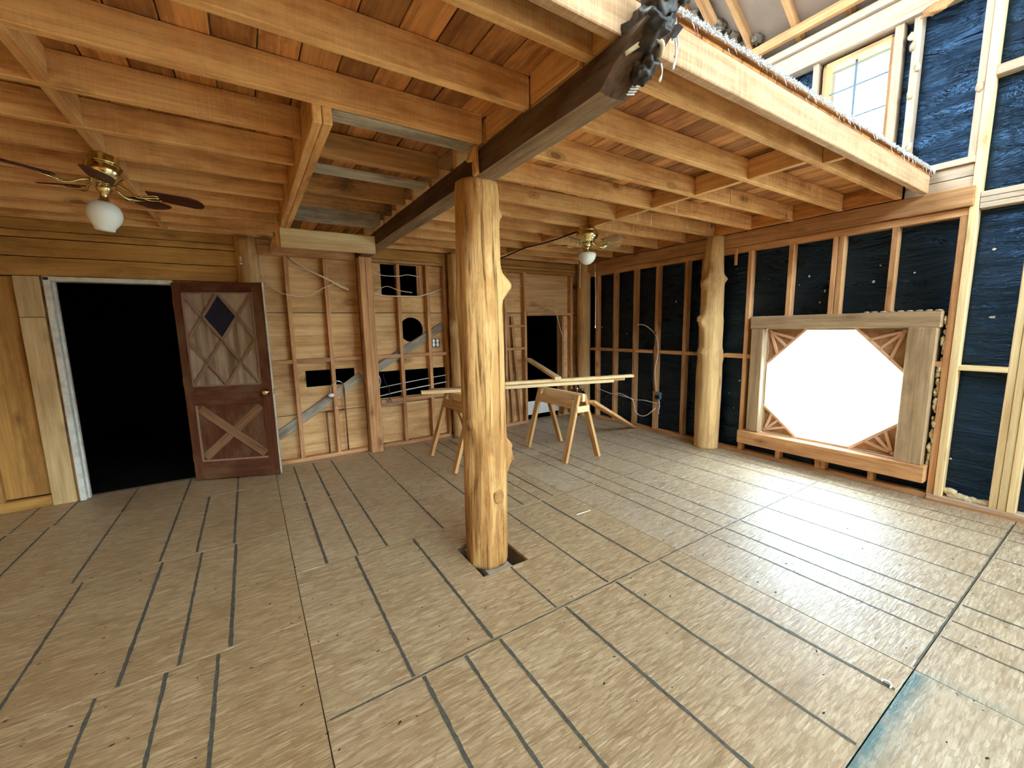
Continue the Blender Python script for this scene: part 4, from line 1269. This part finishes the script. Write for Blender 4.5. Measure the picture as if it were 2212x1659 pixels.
# little louvre plate on the end grain
d_e = V((0, -0.22, 0.143)).normalized()
ve = V((1.349, 1.2, 2.446))
for k in range(10):
    c = ve + d_e * (0.0105 * k)
    board('louvre', c + V((-0.043, -0.006, -0.012)), c + V((0.002, -0.006, 0.0)), 0.005, 0.006, M['grille'], beam, (0, -0.55, -0.84), 0.001)
for i, (p, l) in enumerate((((1.37, 1.03, 2.56), 0.10), ((1.42, 1.06, 2.60), 0.07), ((1.36, 1.08, 2.50), 0.06), ((1.455, 1.10, 2.68), 0.06))):
    tube('hanging_thread', [p, (p[0] + 0.008, p[1], p[2] - l * 0.5), (p[0] - 0.004, p[1] + 0.003, p[2] - l)], [0.004, 0.0025, 0.005], M['white'], beam, 5)

# shims where beam and post meet
sh = thing('shim_block', (1.19, 2.2, 2.43), 'split wooden shim standing beside the beam on top of the middle post', 'wood block')
board('shim', (1.185, 2.20, 2.425), (1.183, 2.205, 2.58), 0.05, 0.022, M['joist'], sh, (1, 0, 0), 0.004)
board('shim', (1.155, 2.225, 2.50), (1.180, 2.21, 2.575), 0.05, 0.022, M['joist'], sh, (1, 0, 0), 0.004)

# ------------------------------------------------------------------ boxed opening (old stair or chase) left of the beam
bo = thing('chase_frame', (0.38, 3.3, 2.5), 'doubled trimmer boards and header boxing an opening between the joists left of the beam', 'framing')
aabox('trimmer', (0.336, 2.165, 2.502), (0.377, 4.44, 2.712), M['joist'], bo, 0.004)
aabox('trimmer', (0.380, 2.165, 2.504), (0.422, 4.44, 2.712), M['joist'], bo, 0.004)
aabox('header_board', (0.333, 4.445, 2.338), (1.195, 4.487, 2.512), M['newlumber'], bo, 0.004)
aabox('hanger_block', (0.30, 4.49, 2.35), (0.345, 4.53, 2.572), M['joist'], bo, 0.004)
aabox('nailer', (0.27, 4.53, 2.40), (0.315, 5.30, 2.44), M['joist'], bo, 0.004)
ch = thing('duct_boards', (0.8, 3.2, 2.55), 'dusty grey and dirt-caked boards closing the opening beside the beam', 'framing')
for (y_, mat, w, z_, t) in ((2.235, 'dustwood', 0.11, 2.585, 0.02), (2.76, 'dirtjoist', 0.06, 2.645, 0.135), (2.99, 'dustwood', 0.13, 2.585, 0.02), (3.47, 'dirtjoist', 0.06, 2.64, 0.13),
                            (3.84, 'dirtjoist', 0.05, 2.64, 0.13), (4.24, 'dustwood', 0.06, 2.64, 0.13), (4.40, 'dustwood', 0.06, 2.60, 0.04)):
    board('board', (0.426, y_, z_), (1.192 if y_ > 2.5 else 1.17, y_, z_), w, t, M[mat], ch, (0, 0, 1), 0.003)

# ------------------------------------------------------------------ ceiling fans
def fan(loc, label, globe, rot, blade_mat, chain, rad, nb, rs=1.0):
    f = thing('ceiling_fan', loc, label, 'ceiling fan', 'brass ceiling fans')
    x_, y_, zt = loc
    lathe('canopy', [(r_ * rs, z_) for r_, z_ in [(0.001, 0), (0.082, 0), (0.086, -0.006), (0.084, -0.026), (0.094, -0.034), (0.096, -0.044), (0.001, -0.045)]], M['brass'], f, loc)
    lathe('motor_housing', [(r_ * rs, z_) for r_, z_ in [(0.001, -0.045), (0.092, -0.047), (0.112, -0.060), (0.116, -0.080), (0.115, -0.100), (0.104, -0.116), (0.082, -0.126), (0.084, -0.135), (0.078, -0.148), (0.058, -0.160), (0.001, -0.162)]], M['brass'], f, loc, 36)
    lathe('switch_housing', [(r_ * rs, z_) for r_, z_ in [(0.001, -0.160), (0.046, -0.162), (0.050, -0.170), (0.047, -0.190), (0.034, -0.206), (0.024, -0.214), (0.026, -0.240), (0.040, -0.252), (0.046, -0.262), (0.001, -0.264)]], M['brass'], f, loc)
    lathe('light_globe', globe, M['globe'], f, loc, 36)
    for k in range(nb):
        a = rot + 2 * math.pi * k / nb
        c, s = math.cos(a), math.sin(a)
        def P(r, t, z):
            return (x_ + c * r - s * t, y_ + s * r + c * t, zt + z)
        poly = [(0.20, -0.045), (0.30, -0.058), (rad - 0.06, -0.066), (rad - 0.018, -0.052), (rad, -0.02), (rad, 0.02), (rad - 0.018, 0.052), (rad - 0.06, 0.066), (0.30, 0.058), (0.20, 0.045)]
        bm = bmesh.new()
        top = [bm.verts.new((r_ - 0.3, t_, -t_ * 0.24 + 0.003)) for r_, t_ in poly]
        bot = [bm.verts.new((r_ - 0.3, t_, -t_ * 0.24 - 0.003)) for r_, t_ in poly]
        bm.faces.new(top); bm.faces.new(bot[::-1])
        for q in range(len(poly)):
            bm.faces.new((top[q], bot[q], bot[(q + 1) % len(poly)], top[(q + 1) % len(poly)]))
        bmesh.ops.recalc_face_normals(bm, faces=bm.faces)
        bl = place('blade', mesh_from(bm), M[blade_mat], f, Matrix.Translation(V(P(0.3, 0, -0.172))) @ Matrix.Rotation(a, 4, 'Z'))
        bm = bmesh.new()
        for pts, r_ in (([P(0.06, 0, -0.150), P(0.10, 0.012, -0.166), P(0.135, 0.0, -0.190), P(0.175, -0.012, -0.197), P(0.215, 0, -0.186), P(0.25, 0.0, -0.180)], 0.0065),
                        ([P(0.15, 0, -0.190), P(0.185, 0.026, -0.196), P(0.225, 0.034, -0.192), P(0.255, 0.026, -0.186)], 0.005),
                        ([P(0.15, 0, -0.190), P(0.185, -0.028, -0.190), P(0.225, -0.036, -0.180), P(0.255, -0.028, -0.174)], 0.005)):
            t_ = tube_me(pts, r_, 6)
            bm.from_mesh(t_)
        place('blade_bracket', mesh_from(bm, True), M['brass'], bl)
    for (cx, cy_, zz0, zz1, fob) in chain:
        pc = tube('pull_chain', [(x_ + cx, y_ + cy_, zt + zz0), (x_ + cx * 1.1, y_ + cy_ * 1.1, (2 * zt + zz0 + zz1) / 2), (x_ + cx * 1.1, y_ + cy_ * 1.1, zt + zz1)], 0.0022, M['chain'], f, 5)
        if fob:
            lathe('chain_fob', [(0.001, 0.02), (0.004, 0.012), (0.006, -0.004), (0.0085, -0.012), (0.001, -0.014)], M['chrome'], pc, (x_ + cx * 1.1, y_ + cy_ * 1.1, zt + zz1), 10)
    return f
globe1 = [(0.034, -0.254), (0.050, -0.262), (0.068, -0.280), (0.078, -0.304), (0.081, -0.328), (0.076, -0.354), (0.064, -0.378), (0.052, -0.394), (0.047, -0.402), (0.046, -0.413), (0.040, -0.418), (0.001, -0.420)]
fan1 = fan((-0.595, 3.336, 2.574), 'brass ceiling fan with mushroom-shaped white globe and dark red blades, near the door', globe1, math.radians(-10), 'blade', [(-0.045, 0.0, -0.40, -0.93, True)], 0.47, 5, 0.74)
# it hangs a little askew; the chain still hangs plumb
Rt = Matrix.Rotation(math.radians(8.0), 4, V((math.sin(yaw), math.cos(yaw), 0)))
fan1.matrix_world = Matrix.Translation(V((-0.595, 3.336, 2.574))) @ Rt
for c_ in fan1.children:
    if c_.name.startswith('pull_chain'):
        p0 = V((-0.045, 0.0, -0.40))
        c_.matrix_local = Rt.inverted() @ Matrix.Translation(Rt @ p0 - p0)
globe2 = [(0.048, -0.262), (0.090, -0.266), (0.096, -0.280), (0.094, -0.300), (0.084, -0.328), (0.064, -0.356), (0.036, -0.376), (0.001, -0.384)]
fan((3.07, 3.31, 2.574), 'smaller brass ceiling fan with white half-bowl shade, beyond the middle post', globe2, math.radians(64), 'bladegrey', [(0.066, -0.052, -0.375, -1.03, True), (-0.06, 0.03, -0.34, -0.62, False)], 0.42, 5)

# ------------------------------------------------------------------ sawhorses and lumber
def sawhorse(xc, yn, yf, top, label, feet):
    t = thing('sawhorse', (xc, (yn + yf) / 2, 0), label, 'sawhorse', 'wooden sawhorses')
    board('top_beam', (xc, yn - 0.06, top - 0.045), (xc, yf + 0.06, top - 0.045), 0.04, 0.088, M['newlumber'], t, (0, 0, 1))
    for (sx_, fx, fy) in feet:
        ytop = yn if abs(fy - yn) < abs(fy - yf) else yf
        board('leg', (fx, fy, 0.028), (xc + sx_ * 0.040, ytop, top - 0.015), 0.075, 0.036, M['sawlumber'], t, (1, 0, 0))
    for s_ in (-1, 1):
        board('side_board', (xc + s_ * 0.085, yn + 0.03, top - 0.125), (xc + s_ * 0.085, yf - 0.03, top - 0.125), 0.10, 0.016, M['sawlumber'], t, (1, 0, 0.25 * s_))
    for yy, dd in ((yn, -1), (yf, 1)):
        aabox('gusset', (xc - 0.09, yy + dd * 0.045 - 0.007, top - 0.21), (xc + 0.09, yy + dd * 0.045 + 0.007, top - 0.14), M['newlumber'], t, grain=0)
    return t
sawhorse(3.13, 3.47, 4.17, 0.795, 'wooden sawhorse standing right of the middle post, nearer the window', [(-1, 2.885, 3.455), (1, 3.36, 3.42), (-1, 2.915, 4.225), (1, 3.42, 4.19)])
sawhorse(2.02, 3.93, 4.58, 0.795, 'wooden sawhorse partly hidden behind the middle post, under the left ends of the boards', [(-1, 1.73, 3.895), (1, 2.30, 3.90), (-1, 1.76, 4.63), (1, 2.30, 4.60)])
def plank(p0, p1, w, t, mat, label, up=(0, 0, 1)):
    o = board('lumber', p0, p1, w, t, M[mat], None, up)
    return tag(o, label, 'board', 'loose boards on and against the sawhorses')
plank((1.66, 4.60, 0.816), (4.09, 3.90, 0.816), 0.088, 0.038, 'newlumber', 'long pale board laid across both sawhorses, nearest edge')
plank((1.80, 4.68, 0.816), (4.36, 3.95, 0.816), 0.088, 0.038, 'stud', 'long reddish board laid across both sawhorses behind the pale one')
plank((2.62, 4.41, 0.855), (4.46, 3.88, 0.855), 0.088, 0.036, 'newlumber', 'upper pale board on the sawhorses, its end projecting farthest right')
plank((3.30, 4.08, 0.895), (3.70, 5.32, 1.05), 0.088, 0.038, 'newlumber', 'short pale board tilted up from the sawhorse stack to the back wall')
plank((3.23, 3.40, 0.70), (4.80, 4.15, 0.022), 0.088, 0.036, 'sawlumber', 'board leaning from the nearer sawhorse down to the floor by the right wall')

# ------------------------------------------------------------------ plumbing, wiring, odds and ends
pv = thing('water_pipes', (0.85, YW + 0.05, 0.05), 'pair of old copper pipes with a valve at the back wall beside the open door', 'pipe')
tube('pipe', [(0.735, YW + 0.03, 0.05), (0.735, YW + 0.03, 0.58)], 0.011, M['copper'], pv, 8, 0)
tube('pipe', [(0.955, YW + 0.03, 0.05), (0.955, YW + 0.03, 0.86)], 0.009, M['copper'], pv, 8, 0)
tube('pipe', [(0.735, YW + 0.03, 0.575), (0.955, YW + 0.03, 0.575)], 0.009, M['copper'], pv, 8, 0)
tube('hose', [(0.955, YW + 0.03, 0.84), (0.93, YW - 0.01, 0.92), (0.86, YW - 0.02, 0.945), (0.80, YW - 0.015, 0.88), (0.795, YW - 0.015, 0.80)], 0.006, M['chrome'], pv)
lathe('valve_handle', [(0.001, 0), (0.022, 0.002), (0.026, 0.012), (0.018, 0.022), (0.001, 0.024)], M['brass'], pv, (0.845, YW + 0.02, 0.60), 14)
place('shower_head', blob_me(0.028, 2, 2, 0.05, (1.3, 0.8, 0.9)), M['outlet'], pv, Matrix.Translation(V((0.795, YW - 0.02, 0.775))))
eo = thing('electrical_outlet', (2.2, YW + 0.06, 1.36), 'white double electrical outlet in the back wall bay left of the middle post', 'outlet')
aabox('outlet_box', (2.135, YW + 0.035, 1.305), (2.265, YW + 0.08, 1.42), M['black'], eo, 0.003)
for xx in (2.172, 2.228):
    aabox('yoke', (xx - 0.012, YW + 0.026, 1.31), (xx + 0.012, YW + 0.034, 1.415), M['outlet'], eo, 0.002)
    for zz in (1.336, 1.389):
        aabox('socket', (xx - 0.019, YW + 0.020, zz - 0.018), (xx + 0.019, YW + 0.030, zz + 0.018), M['outlet'], eo, 0.004)
jb = thing('junction_box', (XW - 0.02, 3.70, 0.55), 'blue-grey electrical box with dangling wires on a right wall stud', 'electrical box')
aabox('housing', (XW - 0.05, 3.695, 0.50), (XW - 0.001, 3.775, 0.60), M['blockbox'], jb, 0.006)
aabox('cover', (XW - 0.058, 3.70, 0.505), (XW - 0.051, 3.77, 0.56), M['black'], jb, 0.004)
tube('wire', [(XW - 0.03, 3.72, 0.50), (XW - 0.04, 3.70, 0.40), (XW - 0.02, 3.73, 0.33), (XW, 3.74, 0.28)], 0.006, M['cablewhite'], jb)
def cable(pts, r, mat, label):
    return tag(tube('cable', pts, r, M[mat]), label, 'cable')
cable([(XW - 0.02, 3.78, 0.62), (XW - 0.035, 3.80, 0.9), (XW - 0.03, 3.76, 1.15), (XW - 0.02, 3.80, 1.38), (XW - 0.01, 3.98, 1.53), (XW + 0.03, 4.16, 1.56), (XW + 0.05, 4.21, 1.55)], 0.008, 'cable', 'cable arching from the blue-grey box up to the next stud on the right wall')
cable([(XW - 0.015, 3.83, 0.60), (XW - 0.03, 3.86, 0.95), (XW - 0.025, 3.83, 1.30), (XW - 0.02, 3.825, 1.45)], 0.007, 'black', 'dark cable running up the stud above the blue-grey box')
cable([(XW - 0.02, 3.78, 0.36), (XW - 0.04, 3.95, 0.22), (XW - 0.03, 4.12, 0.24), (XW - 0.02, 4.20, 0.42), (XW + 0.0, 4.40, 0.45), (XW - 0.01, 4.62, 0.46)], 0.006, 'cablewhite', 'white cable drooping between studs low on the right wall')
cable([(XW - 0.015, 3.76, 0.43), (XW - 0.02, 3.98, 0.445), (XW - 0.01, 4.20, 0.43), (XW - 0.02, 4.45, 0.49), (XW, 4.66, 0.46), (XW - 0.01, 5.0, 0.52)], 0.005, 'cablewhite', 'thin white cable strung level low across the right wall studs')
cable([(0.185, YW + 0.05, 2.40), (0.20, YW + 0.05, 2.20), (0.26, YW + 0.05, 2.07), (0.40, YW - 0.01, 1.98), (0.62, YW + 0.05, 1.97), (0.84, YW - 0.01, 2.08), (1.0, YW + 0.04, 2.14)], 0.006, 'cable', 'pale cable looping beside the log post behind the open door')
cable([(0.47, YW + 0.06, 2.40), (0.66, YW + 0.04, 2.27), (0.84, YW - 0.01, 2.18), (1.0, YW + 0.03, 2.09), (1.10, YW + 0.05, 2.05)], 0.009, 'cable', 'pale cable running diagonally down to the square post')
cable([(0.45, YW + 0.05, 2.31), (0.64, YW + 0.05, 2.27), (0.84, YW - 0.012, 2.17), (1.10, YW + 0.05, 2.06)], 0.006, 'cable', 'thinner pale cable beside the diagonal one near the square post')
cable([(1.37, YW + 0.04, 2.02), (1.55, YW + 0.02, 1.99), (1.72, YW - 0.012, 1.985), (1.95, YW + 0.0, 1.99), (2.11, YW - 0.012, 2.03), (2.32, YW + 0.04, 2.10)], 0.009, 'cable', 'cable crossing below the upper square hole in the back wall')
cable([(1.38, YW + 0.05, 2.30), (1.52, YW + 0.05, 2.25), (1.71, YW - 0.012, 2.24), (1.85, YW + 0.03, 2.27), (2.02, YW + 0.05, 2.25)], 0.005, 'cablewhite', 'thin wire crossing the middle of the upper square hole')
cable([(1.39, YW + 0.04, 2.0), (1.55, YW + 0.02, 2.11), (1.71, YW - 0.01, 2.06), (1.90, YW + 0.03, 2.04)], 0.005, 'cable', 'short wire sagging across the lower part of the square hole')
cable([(1.40, YW + 0.06, 0.69), (1.72, YW + 0.03, 0.74), (2.10, YW + 0.02, 0.78), (2.36, YW + 0.05, 0.80)], 0.007, 'cablewhite', 'white pipe-like cable across the long black hole in the back wall')
cable([(1.40, YW + 0.06, 0.80), (1.80, YW + 0.03, 0.85), (2.36, YW + 0.05, 0.90)], 0.005, 'cablewhite', 'upper thin wire across the long black hole')
cable([(3.74, YW - 0.01, 1.80), (3.85, YW - 0.015, 1.87), (4.0, YW - 0.015, 1.80), (4.12, YW - 0.015, 1.86), (4.28, YW - 0.015, 1.80), (4.33, YW - 0.02, 1.70), (4.42, YW - 0.02, 1.45), (4.56, YW - 0.02, 1.12)], 0.006, 'cable', 'tangled copper-coloured wire over the tall black opening near the corner post')
cable([(3.50, YW + 0.05, 2.22), (3.75, YW + 0.03, 2.17), (4.1, YW + 0.05, 2.15), (4.4, YW + 0.05, 2.15), (4.62, YW + 0.04, 2.17)], 0.006, 'cable', 'pale cable across the plywood above the tall black opening')
cable([(1.385, YW + 0.03, 0.99), (1.41, YW + 0.02, 0.90), (1.385, YW + 0.02, 0.80)], 0.005, 'cablewhite', 'short white wire hanging beside the square post')
wp = bmesh.new(); bm_box(wp, (-0.36, -0.012, -0.11), (0.36, 0.012, 0.11))
tag(place('trim_board', mesh_from(wp), M['outlet'], None, Matrix.Translation(V((4.08, YS + 0.0, 0.22)))), 'white painted board lying across the foot of the tall black opening', 'board')
fd = thing('foil_duct', (4.46, 5.02, 0.42), 'crumpled shiny foil duct hanging behind the nearer sawhorse by the corner', 'duct')
def foil_me(seed):
    bm = bmesh.new()
    bmesh.ops.create_icosphere(bm, subdivisions=3, radius=1)
    for v in bm.verts:
        v.co *= 1 + 0.5 * noise.noise(v.co * 3.5 + V((seed, 0, 0)))
        v.co = V((v.co.x * 0.14, v.co.y * 0.10, v.co.z * 0.13))
    return mesh_from(bm)
place('foil', foil_me(3), M['foil'], fd, Matrix.Translation(V((4.46, 5.02, 0.42))))
tube('collar', [(4.46, 5.02, 0.50), (4.48, 5.1, 0.62), (4.5, 5.2, 0.66)], 0.05, M['foil'], fd, 12)
tube('hanger_wire', [(4.5, 5.2, 0.66), (4.55, 5.36, 0.80)], 0.004, M['cablewhite'], fd, 5)
tube('drop_pipe', [(4.46, 5.02, 0.36), (4.44, 5.04, 0.18), (4.44, 5.06, 0.004)], 0.035, M['foil'], fd, 10)
bx = thing('wall_box', (1.46, YW + 0.0, 0.62), 'small dark metal box with fittings low in the bay right of the square post', 'metal box')
aabox('tray', (1.40, YW - 0.03, 0.575), (1.68, YW + 0.0, 0.598), M['concrete'], bx, 0.003)
tube('riser', [(1.50, YW - 0.015, 0.60), (1.505, YW - 0.015, 0.78), (1.46, YW - 0.01, 0.88), (1.44, YW - 0.005, 0.98)], 0.006, M['black'], bx)
aabox('fitting', (1.47, YW - 0.028, 0.60), (1.53, YW - 0.004, 0.645), M['copper'], bx, 0.004)

nl = tag(tube('rod', [(2.155, 2.437, 0.008), (2.225, 2.436, 0.008), (2.31, 2.434, 0.008)], 0.006, M['chain'], None, 6), 'small pale rod lying on the strand board right of the middle post', 'rod')
hk = tag(tube('wire_scrap', [(2.165, 0.455, 0.004), (2.185, 0.455, 0.006), (2.198, 0.468, 0.006), (2.193, 0.485, 0.006), (2.178, 0.487, 0.005)], 0.004, M['outlet'], None, 6), 'bent white scrap of wire on the floor near the teal stain', 'wire')
# nail heads, knot holes and chips in the panels: stuff on the floor
bm = bmesh.new()
rr = random.Random(11)
for i in range(620):
    x_, y_ = rr.uniform(-2.0, 4.8), rr.uniform(0.1, 5.2)
    if math.hypot(x_ - 1.3, y_ - 2.35) < 0.35:
        continue
    r1, r2_ = rr.uniform(0.003, 0.012), rr.uniform(0.002, 0.005)
    a = rr.uniform(-0.6, 0.6)
    vs = []
    for k in range(7):
        t = 2 * math.pi * k / 7
        px, py = r1 * math.cos(t) * rr.uniform(0.7, 1.2), r2_ * math.sin(t) * rr.uniform(0.7, 1.2)
        vs.append(bm.verts.new((x_ + px * math.cos(a) - py * math.sin(a), y_ + px * math.sin(a) + py * math.cos(a), 0.0007)))
    bm.faces.new(vs)
o = place('floor_fleck', mesh_from(bm), M['hole'], floor); o['kind'] = 'stuff'

for o in D.objects:
    for k in ('_o', '_mw'):
        if k in o:
            del o[k]
